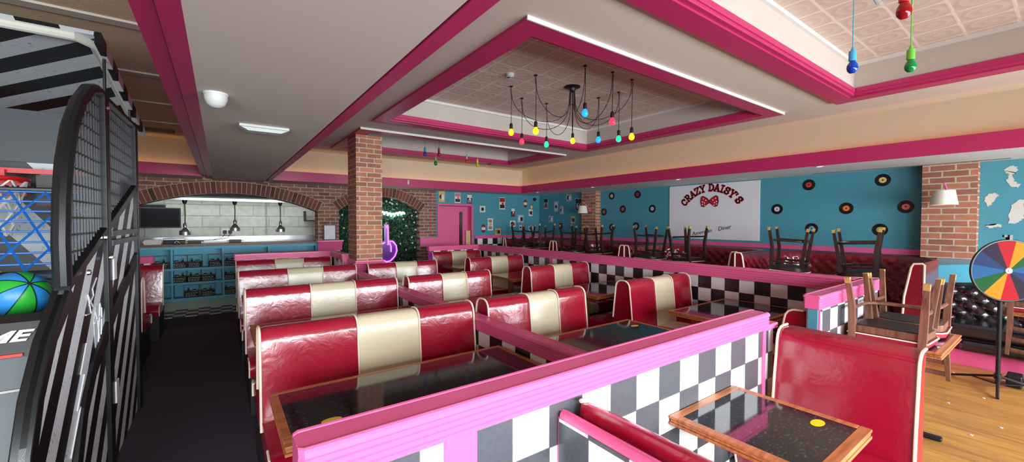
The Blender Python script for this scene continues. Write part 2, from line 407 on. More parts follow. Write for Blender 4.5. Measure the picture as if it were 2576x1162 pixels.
for k, (a, b_) in enumerate(TR):
    x0, x1, y0, y1 = TX[0]+IN, TX[1]-IN, a+IN, b_-IN
    mb = MB(); mb.box(x0-.05, x0, y0-.05, y1+.05, ZC+.05, ZT); mb.box(x1, x1+.05, y0-.05, y1+.05, ZC+.05, ZT)
    mb.box(x0, x1, y0-.05, y0, ZC+.05, ZT); mb.box(x0, x1, y1, y1+.05, ZC+.05, ZT)
    struct('ceiling', mb, LIP)
    struct('ceiling', B(x0-.05, x1+.05, y0-.05, y1+.05, ZT, ZT+.04), TIN)
    # small cove round the tin panel
    mb = MB()
    for q in ((x0, x1, y0, y0+.03), (x0, x1, y1-.03, y1), (x0, x0+.03, y0+.03, y1-.03), (x1-.03, x1, y0+.03, y1-.03)): mb.box(q[0], q[1], q[2], q[3], ZT-.035, ZT)
    struct('trim_%d' % (10+k), mb, WHITE)
    # pink moulding frame, stepped towards the recess
    t = thing('trim_%d' % (3+k), ('pink moulding round the ceiling tray above the camera', 'pink moulding round the ceiling tray with the lit chandelier', 'pink moulding round the far ceiling tray')[k], 'moulding'); t['kind'] = 'structure'
    mb = MB()
    def ring(mb, o, i, z0, z1):
        X0, X1, Y0, Y1 = TX[0]+o, TX[1]-o, a+o, b_-o; w = i-o
        mb.box(X0, X1, Y0, Y0+w, z0, z1); mb.box(X0, X1, Y1-w, Y1, z0, z1)
        mb.box(X0, X0+w, Y0+w, Y1-w, z0, z1); mb.box(X1-w, X1, Y0+w, Y1-w, z0, z1)
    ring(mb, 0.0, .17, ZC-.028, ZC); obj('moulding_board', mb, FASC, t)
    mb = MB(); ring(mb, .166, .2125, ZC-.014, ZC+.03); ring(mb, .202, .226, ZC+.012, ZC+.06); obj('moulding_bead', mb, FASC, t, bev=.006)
    mb = MB(); mb.box(TX[0]-.004, TX[1]+.004, a-.012, a-.0005, ZC-.03, ZC); obj('white_edge', mb, WHITE, t, lab='white front edge')
# dropped beam on the left with its pink lips
struct('ceiling', B(-.10, .69, -2.6, 9.3, ZS, 2.42), CEIL)
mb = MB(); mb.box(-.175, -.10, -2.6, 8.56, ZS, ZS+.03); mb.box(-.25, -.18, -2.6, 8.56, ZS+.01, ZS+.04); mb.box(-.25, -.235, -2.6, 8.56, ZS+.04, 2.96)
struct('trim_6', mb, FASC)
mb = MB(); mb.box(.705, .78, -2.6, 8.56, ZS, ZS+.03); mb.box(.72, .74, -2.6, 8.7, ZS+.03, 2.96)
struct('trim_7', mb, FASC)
# raised boarded ceiling on the far left
BOARD = mat('woodwool_board', (226, 204, 172), .9, var=.14, scale=40, bump=.4, bscale=120)
struct('ceiling', B(-4.4, -.25, -2.6, 8.72, ZC, ZC+.05), BOARD)
mb = MB()
for y in (1.3, 2.55, 3.84, 5.06, 6.23, 7.4): mb.box(-4.35, -.25, y-.05, y+.05, ZC-.015, ZC)
struct('trim_8', mb, mat('batten_paint', (206, 200, 188), .7))
struct('trim_15', B(-1.5, -.55, 7.9, 8.05, ZC-.03, ZC), mat('grille', (90, 80, 66), .6))
# pink bands with soffits, right side and back
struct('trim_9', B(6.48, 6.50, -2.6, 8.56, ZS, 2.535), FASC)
struct('ceiling', B(6.50, 7.72, -2.6, 9.3, ZS+.004, ZS+.06), mat('soffit_white', (226, 226, 222), .7, var=.02))
struct('wall_right', B(6.62, 6.66, -2.6, 8.72, ZS+.06, ZC), CREAMW)
for x0, x1 in ((-4.35, -.25), (.78, 6.48)):
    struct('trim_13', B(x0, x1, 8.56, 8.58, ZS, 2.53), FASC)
    struct('ceiling', B(x0, x1+(.02 if x1 > 5 else 0), 8.58, 9.3, ZS+.004, ZS+.06), CEIL)
    struct('wall_back', B(x0, x1+(.14 if x1 > 5 else 0), 8.72, 8.76, ZS+.06, ZC), CREAMW)
LED = mat('warm_led', (255, 206, 120), emit=11, ecol=(255, 206, 130))
for nm, q, lb in (('led_strip', (6.55, 6.56, -2.5, 8.6), 'warm LED strip hidden behind the right pink band'), ('led_strip', (.8, 6.5, 8.63, 8.64), 'warm LED strip hidden behind the back pink band'), ('led_strip', (-4.3, -.28, 8.63, 8.64), 'warm LED strip behind the pink band over the far left')):
    tag(obj(nm, B(q[0], q[1], q[2], q[3], ZS+.061, ZS+.07), LED), lb, 'light')
# air slot, downlights in the soffit
tag(obj('air_slot', B(7.5, 7.54, .45, 2.4, ZS-.002, ZS+.004), mat('slot_grey', (110, 112, 112), .5)), 'long grey air slot in the white soffit by the right wall', 'vent')
for i, (y, w) in enumerate(((8.07, 'nearest the back corner'), (6.18, 'beside the far brick pillar'), (4.14, 'above the white sign'), (2.04, 'nearest the near brick pillar'))):
    t = thing('downlight', 'small white downlight in the right soffit ' + w, 'light', (6.62, y, ZS+.004), 0, 'downlights in the soffit')
    obj('ring', MB().lathe([(.03, 0), (.045, -.006), (.05, 0)], 20), WHITE, t); obj('lens', MB().lathe([(0, -.003), (.03, -.003)], 16), mat('downlight_lens', (255, 250, 235), emit=2), t)
# dado on teal walls
struct('trim_14', B(7.66, 7.70, 1.2, 9.3, 1.15, 1.225), PINK)
struct('trim_14', B(5.47, 7.66, 9.26, 9.30, 1.145, 1.225), PINK)
struct('baseboard_back', B(5.47, 7.66, 9.275, 9.30, 0, 1.145), checker('dado_tile', 'xz', .16, 5.55, .985, (225, 228, 226), (30, 30, 32)))
# door
t = thing('door_1', 'pink swing door with a tall round topped glass slot', 'door', (4.39, 9.3, 0)); t['kind'] = 'structure'
mb = MB(); mb.box(0, .05, -.03, .1, 0, 2.05); mb.box(.976, 1.026, -.03, .1, 0, 2.05); mb.box(.05, .976, -.03, .1, 2.0, 2.05)
obj('door_frame', mb, PINK, t)
mb = MB()
gx, gw, g0, g1 = .685, .052, .75, 1.80
outl = [(.055, .01), (.885, .01), (.885, 1.985), (.055, 1.985)]
# leaf as four pieces round the slot
mb.box(.055, gx-gw, .02, .06, .01, 1.985); mb.box(gx+gw, .885, .02, .06, .01, 1.985); mb.box(gx-gw, gx+gw, .02, .06, .01, g0)
top = [(gx-gw, 1.985), (gx-gw, g1)] + [(gx-gw*math.cos(PI*i/10), g1+gw*math.sin(PI*i/10)) for i in range(1, 10)] + [(gx+gw, g1), (gx+gw, 1.985)]
mb.prism(top, 'y', .02, .06)
obj('door_leaf', mb, PINK, t)
obj('glass', B(gx-gw, gx+gw, .035, .045, g0, g1+gw), mat('door_glass', (70, 44, 40), .1), t)
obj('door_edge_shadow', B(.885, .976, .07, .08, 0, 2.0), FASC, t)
obj('door_gap_lobby', B(.80, .93, -.045, -.031, .2, 1.36), wood('pale_board', (206, 170, 110), (232, 200, 140), 'z'), t, lab='pale wooden board leaning in the door gap')
struct('wall_back', B(3.93, 4.40, 9.26, 9.30, 1.0, 1.2), PINK)
# brick piers on the right wall and the free pillar
PB = brick('pillar_brick', 'xz', (190, 122, 92), (146, 94, 78), (194, 178, 158), .225, .0745, (.03, .02))
PBY = brick('pillar_brick_side', 'yz', (188, 120, 92), (142, 92, 76), (190, 174, 154), .235, .079, (.05, .03))
def pier(x0, x1, y0, y1, z0, z1):
    mb = MB(); mb.box(x0, x1, y0, y1, z0, z1)
    mb.m = [0, 0, 0, 1, 0, 1]
    return mb
struct('wall_right', pier(7.52, 7.70, .70, 1.185, 0, 2.352), [PB, PBY])
struct('wall_right', pier(7.52, 7.70, 6.92, 7.40, 0, 2.352), [PB, PBY])
t = thing('brick_pillar', 'square red brick pillar standing among the booths on a pink plinth', 'pillar', (1.895, 6.68, 0)); t['kind'] = 'structure'
obj('shaft', pier(-.20, .20, -.24, .24, .99, 2.931), [PB, PBY], t)

# ================================================================ PONY WALLS
def cap_profile(hw, z0, z1):
    r = [(hw-.030, z1-.003), (hw-.026, z1-.007), (hw-.021, z1-.001), (hw-.013, z1), (hw-.006, z1-.003), (hw-.001, z1-.010), (hw, z1-.022)]
    h = (z1-.026-z0)
    for i in range(4):
        za = z1-.026-h*i/4; zb = z1-.026-h*(i+1)/4
        r += [(hw-.009, za), (hw-.005, za-.003), (hw-.005, zb+.003), (hw-.009, zb)]
    return r + [(-u, z) for u, z in r[::-1]]
def cap(p0, p1, hw, z0, z1):
    """reeded capping rail from p0 to p1"""
    d = Vector((p1[0]-p0[0], p1[1]-p0[1], 0)); L = d.length; d.normalize(); nrm = Vector((d.y, -d.x, 0))
    pr = cap_profile(hw, z0, z1); vs = []
    for t, ins in ((0, .012), (.012, 0), (L-.012, 0), (L, .012)):
        for u, z in pr:
            k = (abs(u)-ins)/abs(u); q = Vector((p0[0], p0[1], 0)) + d*t + nrm*(u*k)
            zz = z0+(z-z0)*(1 if z < z1-.005 else 1-ins*.25); vs.append((q.x, q.y, zz))
    n = len(pr); fs = []
    for s in range(3):
        for i in range(n): fs.append((s*n+i, s*n+(i+1) % n, (s+1)*n+(i+1) % n, (s+1)*n+i))
    fs += [tuple(range(n))[::-1], tuple(range(3*n, 4*n))]
    return MB().add(vs, fs)
TILE_F = checker('tile_front', 'xz', .1593, 1.3978, .813, (236, 240, 240), (70, 72, 78), .3)
TILE_B = checker('tile_side', 'yz', .1593, 2.02, .81, (226, 222, 222), (34, 28, 32), .22)
TILE_S = checker('tile_small', 'xz', .1, .2, .0, (230, 230, 228), (52, 52, 58), .3)
def pony(label, x0, x1, y0, y1, ztop, along, tile, caph=.1, ov=.03, posts=(), ends=(), name='partition_wall', faces=(-1, 1)):
    """low partition: pink core, checker panels on its faces, reeded pink capping rail"""
    t = thing(name, label, 'partition', (0, 0, 0))
    zb = ztop-caph
    obj('core', B(x0, x1, y0, y1, 0, zb), PINK, t)
    mb = MB()
    for f in faces:
        if along == 'x':
            yy = y0 if f < 0 else y1; mb.box(x0+.012, x1-.012, min(yy, yy+f*.006), max(yy, yy+f*.006), .1, zb-.001)
        else:
            xx = x0 if f < 0 else x1; mb.box(min(xx, xx+f*.006), max(xx, xx+f*.006), y0+.012, y1-.012, .1, zb-.001)
    obj('tile_panel', mb, tile, t)
    if along == 'x': cm = cap((x0-.03, (y0+y1)/2), (x1+.03, (y0+y1)/2), (y1-y0)/2+ov, zb, ztop)
    else: cm = cap(((x0+x1)/2, y0-.0), ((x0+x1)/2, y1), (x1-x0)/2+ov, zb, ztop)
    obj('capping_rail', cm, PINK, t, smooth=False)
    for p in posts: obj('post', B(*p), PINK, t, bev=.004)
    return t
P1 = pony('nearest pink capped checkerboard wall running across the foreground', .17, 2.585, 1.058, 1.125, 1.07, 'x', TILE_F, posts=[(.515, .626, 1.044, 1.062, .1, .97), (2.555, 2.59, 1.042, 1.13, 0, .97)])
P2 = pony('low pink capped wall dividing left booths from middle booths', 1.605, 1.69, 1.14, 6.42, .86, 'y', TILE_B, .1, .012)
P3 = pony('long pink capped checkerboard wall along the right of the booths', 4.71, 4.79, 1.16, 7.78, 1.085, 'y', TILE_B, .13, .03, posts=[(4.69, 4.712, 5.30, 5.39, 0, .955)])
P4 = pony('short pink capped wall with a teal end beside the stacked chairs', 3.42, 4.84, 1.035, 1.115, 1.085, 'x', checker('tile_stub', 'xz', .1593, 3.6093, .81, (236, 238, 238), (74, 74, 80), .3), .1, .02)
obj('end_panel', B(3.408, 3.42, 1.045, 1.105, .1, .98), TEAL, P4, lab='teal end panel')
P5 = pony('pink capped wall behind the furthest left bench', .2, 1.66, 7.84, 7.92, 1.07, 'x', checker('tile_back_l', 'xz', .1593, .3, .925, (232, 232, 230), (30, 26, 30), .3), .1, .03)
P6 = pony('pink capped wall running from the brick pillar towards the kitchen', 1.62, 1.69, 6.94, 7.82, 1.07, 'y', TILE_B, .1, .03)
P7 = pony('pink capped wall behind the furthest right bench', 3.52, 4.68, 7.80, 7.88, 1.085, 'x', checker('tile_back_r', 'xz', .1593, 3.6, .93, (232, 232, 230), (30, 26, 30), .3), .1, .03)
P8 = pony('pink capped wall end behind the red bench left of the aisle', -2.4, -.82, 7.80, 7.88, 1.085, 'x', checker('tile_back_ll', 'xz', .1593, -.9, .93, (232, 232, 230), (30, 26, 30), .3), .1, .03)
t = pony('low tiled wall with a thin pink lip behind the lower red bench', .958, .992, .40, 1.05, .935, 'y', checker('tile_low', 'yz', .1593, .9, .90, (236, 236, 236), (72, 76, 82), .3), .022, .004)
t = thing('partition_wall', 'short tiled wall piece between the front wall and the near red bench', 'partition')
obj('core', B(2.592, 2.74, 1.07, 1.12, 0, .955), PINK, t); obj('tile_panel', B(2.595, 2.738, 1.064, 1.07, .1, .95), TILE_F, t)
obj('capping_rail', B(2.59, 2.76, 1.045, 1.13, .956, .99), PINK, t, bev=.006)
# pillar plinth
t = thing('pillar_plinth', 'pink capped tiled plinth under the free brick pillar', 'plinth', (1.895, 6.68, 0))
obj('core', B(-.205, .205, -.245, .245, 0, .88), PINK, t)
obj('tile_panel', B(-.06, .2, -.252, -.245, .1, .88), checker('tile_plinth', 'xz', .16, -.06, .85, (236, 236, 234), (40, 36, 40), .3), t)
for i in range(4): obj('capping_rail', B(-.225+.004*(i % 2), .225-.004*(i % 2), -.265+.004*(i % 2), .265-.004*(i % 2), .88+.0275*i, .9075+.0275*i), PINK, t, bev=.006)
# pink ledge at the foot of the pier by the pass, with the framed notice standing on it
t = thing('ledge', 'pink moulded ledge on the brick pier beside the kitchen pass', 'ledge', (1.885, 9.26, 0))
obj('shelf_board', B(-.26, .26, -.13, .04, 1.165, 1.20), PINK, t, bev=.006); obj('moulding', MB().prism([(-.11, 1.165), (.03, 1.165), (.03, .98), (-.05, .98), (-.06, 1.06)], 'x', -.24, .24), PINK, t)
obj('post', B(-.20, .20, -.045, .035, 0, .98), PINK, t)
t = thing('picture_frame', 'black framed notice standing on the pink ledge against the brick', 'picture', (1.885, 9.235, 1.20))
obj('frame', MB().box(-.125, -.108, -.01, .008, 0, .325).box(.108, .125, -.01, .008, 0, .325).box(-.108, .108, -.01, .008, 0, .016).box(-.108, .108, -.01, .008, .309, .325), BLACK, t)
obj('notice', B(-.108, .108, 0, .006, .016, .309), mat('notice_paper', (222, 222, 236), .5), t)

# ================================================================ BENCHES
def back_prof(hb, ht, z0, z1, single):
    """side profile of a seat back (y, z); front is -y"""
    q = hb-ht; f = [(-hb, z0), (-ht-q*.80, z0+.16), (-ht-q*.52, z0+.30), (-ht-q*.22, z0+.42), (-ht-q*.06, z1-.075), (-ht+.004, z1-.045), (-ht+.022, z1-.018), (-ht+.05, z1-.003), (-ht+.075, z1)]
    if single: return f + [(ht*.4, z1), (ht*.5, z1-.02), (ht*.5, z0)]
    return f + [(-y, z) for y, z in f[::-1]]
def seat_prof(y0, y1):
    """cushion profile, y0 front edge"""
    s = -1 if y0 < y1 else 1
    return [(y1, .34), (y0-s*.0, .34), (y0+s*.012, .38), (y0+s*.012, .43), (y0-s*.02, .462), (y0-s*.12, .468), (y1, .455)]
def bench(label, w, loc, rz=0, single=False, stripes_=True, group=None, z1=.97, hb=.135, ht=.088, twoseats=True, deep=.51, name='booth_bench'):
    t = thing(name, label, 'bench', loc, rz, group)
    pr = back_prof(hb, ht, .40, z1, single)
    h = w/2; e = [-h, -h+w*.385, -h+w*.685, h] if stripes_ else [-h, h]
    for i in range(len(e)-1):
        m = CREAMV if (stripes_ and i == 1) else RED
        mb = MB(); a, b_ = e[i]+.004, e[i+1]-.004
        # slight puff of the padding: three lengthwise stations
        st = [(a, .006), (a+.03, 0), (b_-.03, 0), (b_, .006)]; n = len(pr); vs = []
        for x, ins in st:
            for y, z in pr:
                k = 1-ins/.1*.6; vs.append((x, y*k if abs(y) > .02 else y, z-ins*(z > .9)))
        fs = []
        for s_ in range(3):
            for j in range(n): fs.append((s_*n+j, s_*n+(j+1) % n, (s_+1)*n+(j+1) % n, (s_+1)*n+j))
        fs += [tuple(range(n))[::-1], tuple(range(3*n, 4*n))]
        mb.add(vs, fs)
        obj('back_panel', mb, m, t, ang=40, lab='cream centre panel' if m is CREAMV else None)
    for x in e:
        pts = [(x, y*1.01, z+.003) for y, z in pr[:-1]] if not single else [(x, y*1.01, z+.003) for y, z in pr[:-2]]
        obj('piping', MB().tube(pts, .0075 if x in (e[0], e[-1]) else .006, 6), PIPE, t)
    sides = [(-hb-deep+.02, -hb+.03)] + ([(hb+deep-.02, hb-.03)] if (twoseats and not single) else [])
    for y0, y1 in sides:
        for i in range(len(e)-1):
            m = CREAMV if (stripes_ and i == 1) else RED
            obj('seat_cushion', MB().prism(seat_prof(y0, y1), 'x', e[i]+.003, e[i+1]-.003), m, t, ang=50, lab='cream seat panel' if m is CREAMV else None)
        sp = seat_prof(y0, y1)[1:6]
        for x in (e[0], e[-1]): obj('piping', MB().tube([(x, y, z+.002) for y, z in sp], .006, 6), PIPE, t)
    ylo = -hb-deep+.09; yhi = (hb+deep-.09) if (twoseats and not single) else ht*.5
    obj('base', B(-h+.01, h-.01, ylo, yhi, 0, .34), DARK, t)
    if yhi < hb: pass
    obj('back_board', B(-h+.006, h-.006, -hb*.8 if single else -hb*.8, ht*.45 if single else hb*.8, .33, .41), DARK, t)
    return t
ROW = [2.80, 4.465, 6.13]
nm = ['nearest', 'second', 'third']
for i, y in enumerate(ROW):
    bench('cream centred red bench, left row by the aisle, %s from the foreground wall' % nm[i], 1.41, (.88, y, 0))
bench('red bench with cream centre at the kitchen end of the left row', 1.39, (.885, 7.735, 0), single=True)
for i, y in enumerate(ROW[:2]):
    bench('cream centred red bench, middle row, %s from the foreground wall' % nm[i], 1.09, (2.265, y, 0))
bench('red bench with cream centre in the middle row, backing onto the brick pillar', 1.09, (2.30, 6.12, 0), single=True)
for i, y in enumerate(ROW):
    bench('cream centred red bench, right row by the tiled wall, %s from the foreground' % nm[i], 1.14, (4.04, y, 0))
bench('red bench with cream centre at the far end of the right row', 1.14, (4.08, 7.72, 0), single=True)
# benches with their backs to the foreground wall, facing away
bench('bench facing away behind the front wall, left row', 1.40, (.88, 1.20, 0), PI, single=True, z1=.94)
bench('bench facing away behind the front wall, middle row', 1.09, (2.27, 1.20, 0), PI, single=True, z1=.94)
bench('dark red bench at the near end of the right row, facing away', 1.14, (4.06, 1.19, 0), PI, single=True, z1=.94)
# camera-side two seater booth in plain red
bench('plain red bench in the right foreground beyond the near table', .60, (2.765, .713, 0), -PI/2, single=True, stripes_=False, z1=.975, hb=.16, ht=.1, deep=.44)
bench('plain red bench at the bottom edge behind the thin pink lip', .60, (1.062, .72, 0), PI/2, single=True, stripes_=False, z1=.955, hb=.11, ht=.06, deep=.3)
obj_ = tag(obj('wall_lip', B(2.825, 2.85, .44, 1.0, 0, .95), PINK, bev=.004), 'pink edged back panel behind the plain red foreground bench', 'partition')
# benches left of the aisle
bench('plain red bench left of the aisle, nearest the kitchen', 1.5, (-1.42, 7.68, 0), stripes_=False, single=True)
bench('plain red bench left of the aisle, half hidden by the arcade machine', 1.5, (-1.45, 5.98, 0), stripes_=False)

# ================================================================ TABLES
def table(label, w, d, loc, sticker=None, legs='post', rz=0, group=None, ht=.73, frame=.035):
    t = thing('dining_table', label, 'table', loc, rz, group)
    h, k = w/2, d/2
    obj('tabletop', B(-h+frame, h-frame, -k+frame, k-frame, ht-.036, ht), GRANITE, t)
    mb = MB()
    # edge banding: reeded solid wood strips
    for (a, b_, c, e) in ((-h, h, -k, -k+frame), (-h, h, k-frame, k), (-h, -h+frame, -k+frame, k-frame), (h-frame, h, -k+frame, k-frame)):
        mb.box(a, b_, c, e, ht-.012, ht+.001); mb.box(a+.004 if a == -h else a, b_-.004 if b_ == h else b_, c+.004 if c == -k else c, e-.004 if e == k else e, ht-.026, ht-.0135); mb.box(a, b_, c, e, ht-.04, ht-.0275)
    obj('edge_band', mb, EDGE, t, bev=.003)
    if legs == 'post':
        for sx in (-1, 1): obj('leg', B(sx*(h-.22)-.03, sx*(h-.22)+.03, -.03, .03, .03, ht-.037), OAK, t, bev=.004); obj('foot', B(sx*(h-.22)-.035, sx*(h-.22)+.035, -k*.7, k*.7, 0, .03), BLACKM, t, bev=.006)
        obj('apron', B(-h+.2, h-.2, -.02, .02, ht-.1, ht-.037), OAK, t)
    elif legs == 'pedestal':
        obj('column', MB().lathe([(.04, .03), (.04, ht-.06), (.12, ht-.037)], 16), BLACKM, t)
        for a in (0, PI/2):
            obj('foot', MB().box(-k*.85, k*.85, -.03, .03, .004, .032).xf(Matrix.Rotation(a+.05, 4, 'Z')), BLACKM, t, bev=.01)
    if sticker:
        n = 24; a, b_ = .043, .024
        s = MB().add([(sticker[0]+a*math.cos(2*PI*i/n), sticker[1]+b_*math.sin(2*PI*i/n), ht+.0012) for i in range(n)], [tuple(range(n))])
        so = obj('sticker', s, YEL, t, lab='oval yellow sticker')
        if sticker[2:]: so.rotation_euler.z = 0
    return t
names = ['nearest', 'second', 'third', 'fourth']
for i in range(4):
    table('long dark table in the left row by the aisle, %s from the front wall' % names[i], 1.39, .60, (.885, 2.05+1.665*i, 0), (-.50, -.17) if i == 0 else None)
for i in range(3):
    table('dark topped table in the middle row, %s from the front wall' % names[i], 1.23, .58, (2.33, 2.03+1.665*i, 0), (.47, .1) if i == 0 else None)
for i in range(4):
    table('dark topped table in the right row by the tiled wall, %s from the front wall' % names[i], 1.12, .74, (4.11, 1.94+1.665*i, 0), (-.44, -.17) if i == 0 else None)
table('small square table in the right foreground against the checkerboard wall', .585, .57, (1.918, .762, 0), (.17, -.13), 'pedestal', frame=.042)
table('small table on the wood floor carrying two upturned brown chairs', .79, .53, (4.235, .755, 0), (.25, -.17), 'pedestal', frame=.04)

# ================================================================ CHAIRS
def make_chair(label, tall, wood_, cush, loc):
    hs = .60 if tall else .44; w = .20; d = .19; zt = hs+.42
    t = thing('dining_chair', label, 'chair', loc)
    fr = [(-w+.015, -d+.01), (-w+.0, .10), (-w*.5, d), (w*.5, d), (w-.0, .10), (w-.015, -d+.01)]
    # front is +y ; rear posts at -y
    for s in (-1, 1):
        f = MB(); n = 4
        f.tube([(s*(w-.035), d-.05, hs-.07), (s*(w-.02), d-.03, hs*.5), (s*(w+.005), d, 0)], .02, 4, rs=[.028, .026, .02])
        lg = obj('leg', f, wood_, t, ang=30); obj('leg_tip', MB().tube([(s*(w+.001), d-.003, .04), (s*(w+.006), d+.001, -.002)], 0.0215, 4), BRASS, lg)
        r = MB().tube([(s*(w+.01), -d-.05, 0), (s*(w-.005), -d+.0, hs*.45), (s*(w-.012), -d-.0, hs*.85), (s*(w-.015), -d-.03, hs+.15), (s*(w-.005), -d-.10, zt)], .02, 4, rs=[.021, .027, .03, .026, .018])
        lg = obj('leg', r, wood_, t, ang=30); obj('leg_tip', MB().tube([(s*(w+.0085), -d-.045, .04), (s*(w+.0105), -d-.051, -.002)], 0.0225, 4), BRASS, lg)
    def hoop(z, k, r=.013):
        pts = [(-w*k, -d*.98, z), (-w*k, d*.3, z)] + [(-w*k*math.cos(PI*i/10), d*.3+(d*.72)*math.sin(PI*i/10)**.7, z) for i in range(1, 10)] + [(w*k, d*.3, z), (w*k, -d*.98, z)]
        return MB().tube(pts, r, 6)
    obj('stretcher', hoop(hs*(.28 if tall else .52), .93), wood_, t)
    if tall: obj('stretcher', hoop(hs*.75, .97), wood_, t)
    def seatpoly(k):
        return [(-w*k, -d*k), (w*k, -d*k), (w*k*1.06, d*.4*k)] + [(w*k*1.06*math.cos(PI*i/8*.999), d*.4*k+d*.68*k*math.sin(PI*i/8)) for i in range(1, 8)] + [(-w*k*1.06, d*.4*k)]
    obj('seat_frame', MB().prism(seatpoly(1.0), 'z', hs-.085, hs-.035), wood_, t, bev=.006)
    obj('seat_cushion', MB().prism(seatpoly(1.05), 'z', hs-.034, hs+.012), cush, t, bev=.014)
    obj('seat_underside', MB().prism(seatpoly(.86), 'z', hs-.09, hs-.0852), BLACK, t)
    obj('piping', MB().tube([(x, y, hs-.03) for x, y in seatpoly(1.07)], .0055, 5, closed=True), PIPE, t)
    for i in range(3):
        z = hs+.17+.1*i; yy = -d-.03-.07*(z-hs-.15)/.27
        obj('back_slat', MB().tube([(-w+.02, yy, z), (-w*.5, yy-.018, z+.004), (0, yy-.024, z+.006), (w*.5, yy-.018, z+.004), (w-.02, yy, z)], .02, 6, flat=.35), wood_, t)
    return t
def flip(o, x, y, ztop, hs, rz, tilt=(0, 0)):
    o.rotation_mode = 'XYZ'
    m = Matrix.Rotation(rz, 4, 'Z') @ Matrix.Rotation(tilt[0], 4, 'X') @ Matrix.Rotation(tilt[1], 4, 'Y') @ Matrix.Rotation(PI, 4, 'X')
    o.rotation_euler = m.to_euler(); o.location = (x, y, ztop+hs+.014)
LOWB = mat('chair_seat_red', (150, 26, 52), .35)
c0 = make_chair('brown wooden chair upside down on the small table, nearest the foreground bench', False, CHW, LOWB, (0, 0, 0))
# local +y (front) turns to world -y after the flip: rz sets where the front looks
flip(c0, 4.03, .77, .735, .44, PI/2)
c1 = dup(c0, (0, 0, 0), (0, 0, 0), 'brown wooden chair upside down on the small table, on the side of the black sofa')
flip(c1, 4.44, .76, .735, .44, -PI/2)
d0 = make_chair('', True, CHD, DRED, (0, 0, 0))
TALL = [  # x, y, rz, tilt, label
    (6.26, 2.205, .16, (.05, 0), 'dark upturned chair between the white sign and the brick pier, left of its pair'),
    (6.32, 1.565, PI+.14, (.05, .02), 'dark upturned chair between the white sign and the brick pier, right of its pair'),
    (6.28, 4.42, .12, (.04, 0), 'dark upturned chair in front of the left edge of the white sign'),
    (6.30, 3.78, PI-.15, (.05, 0), 'dark upturned chair in front of the middle of the white sign'),
    (6.28, 6.37, .15, (.04, 0), 'dark upturned chair in front of the far brick pier with the shaded lamp'),
    (6.30, 5.73, PI+.16, (.07, 0), 'dark upturned chair just right of the far brick pier'),
    (6.30, 8.22, .1, (.02, 0), 'dark upturned chair in the back corner, nearest the pink door'),
    (6.36, 7.58, PI-.16, (.12, 0), 'dark upturned chair in the back corner, right of its pair')]
for i, (x, y, rz, tl, lb) in enumerate(TALL):
    o = d0 if i == 0 else dup(d0, (0, 0, 0))
    o['label'] = lb
    flip(o, x, y, .905, .60, rz, tl)

c2 = dup(c0, (0, 0, 0), (0, 0, 0), 'brown wooden chair upside down at the right photo edge, behind the prize wheel')
flip(c2, 6.42, .16, .735, .44, PI/2)
table('small table before the black sofa, carrying an upturned brown chair', .50, .54, (6.50, .16, 0), None, 'pedestal', frame=.04)
for i, (x, y) in enumerate(((6.3, .72), (5.2, .62), (4.9, .3), (4.55, .42), (5.6, .45), (3.9, .2), (4.2, .1))):
    tag(obj('paper_crumb', MB().prism([(-.012, -.006), (.006, -.01), (.014, .002), (-.004, .009)], 'z', 0, .004), WHITE, loc=(x, y, .004)), 'tiny white paper crumb lying on the wood floor', 'crumb', 'paper crumbs on the wood floor')
# ================================================================ TUFTED CURVED BOOTHS
def rail(x0, xw, y0, y1, rc):
    """U shaped centre line: from the aisle end of one side, round the wall corner, to the other side"""
    pts = [(x0, y0), (xw-rc, y0)] + [(xw-rc+rc*math.sin(PI/2*i/6), y0+rc-rc*math.cos(PI/2*i/6)) for i in range(1, 7)]
    q = [(x, y0+y1-y) for x, y in pts[::-1]]
    return pts + q
def resample(P, n):
    P = [Vector((p[0], p[1])) for p in P]; d = [0]
    for i in range(1, len(P)): d.append(d[-1]+(P[i]-P[i-1]).length)
    out = []; j = 0
    for k in range(n+1):
        s = d[-1]*k/n
        while j < len(d)-2 and d[j+1] < s: j += 1
        f = (s-d[j])/max(1e-6, d[j+1]-d[j]); out.append(P[j].lerp(P[j+1], min(1, max(0, f))))
    return out, d[-1]
def tufted(P, z0, z1, lean, dep, n=150, rows=26, pw=.16, ph=.15, closed_top=True):
    """button tufted upholstery along a plan curve; inside of the U is the soft side"""
    pts, L = resample(P, n); mb = MB(); vs = []
    for i, p in enumerate(pts):
        a = pts[max(0, i-1)]; b = pts[min(n, i+1)]; t = (b-a).normalized(); nr = Vector((-t.y, t.x))
        for j in range(rows+1):
            z = z0+(z1-z0)*j/rows; u = L*i/n/pw; v = (z-z0)/ph
            h = math.sqrt(abs(math.sin(PI*(u+v)/1.0)*math.sin(PI*(u-v)/1.0)))
            top = (j/rows); edge = min(1, (1-top)*7)
            off = dep*h*edge + lean*(1-top)
            if top > .93: off -= .03*(top-.93)/.07
            q = p+nr*off; vs.append((q.x, q.y, z))
        q = p-nr*.05; vs.append((q.x, q.y, z1-.005)); q = p-nr*.07; vs.append((q.x, q.y, z0))
    w = rows+3; fs = []
    for i in range(n):
        for j in range(w-1): fs.append((i*w+j, (i+1)*w+j, (i+1)*w+j+1, i*w+j+1))
    return mb.add(vs, fs)
def offs(P, k, n=40):
    pts, L = resample(P, n); o = []
    for i, p in enumerate(pts):
        a = pts[max(0, i-1)]; b = pts[min(n, i+1)]; t = (b-a).normalized(); o.append((p.x-t.y*k, p.y+t.x*k))
    return o
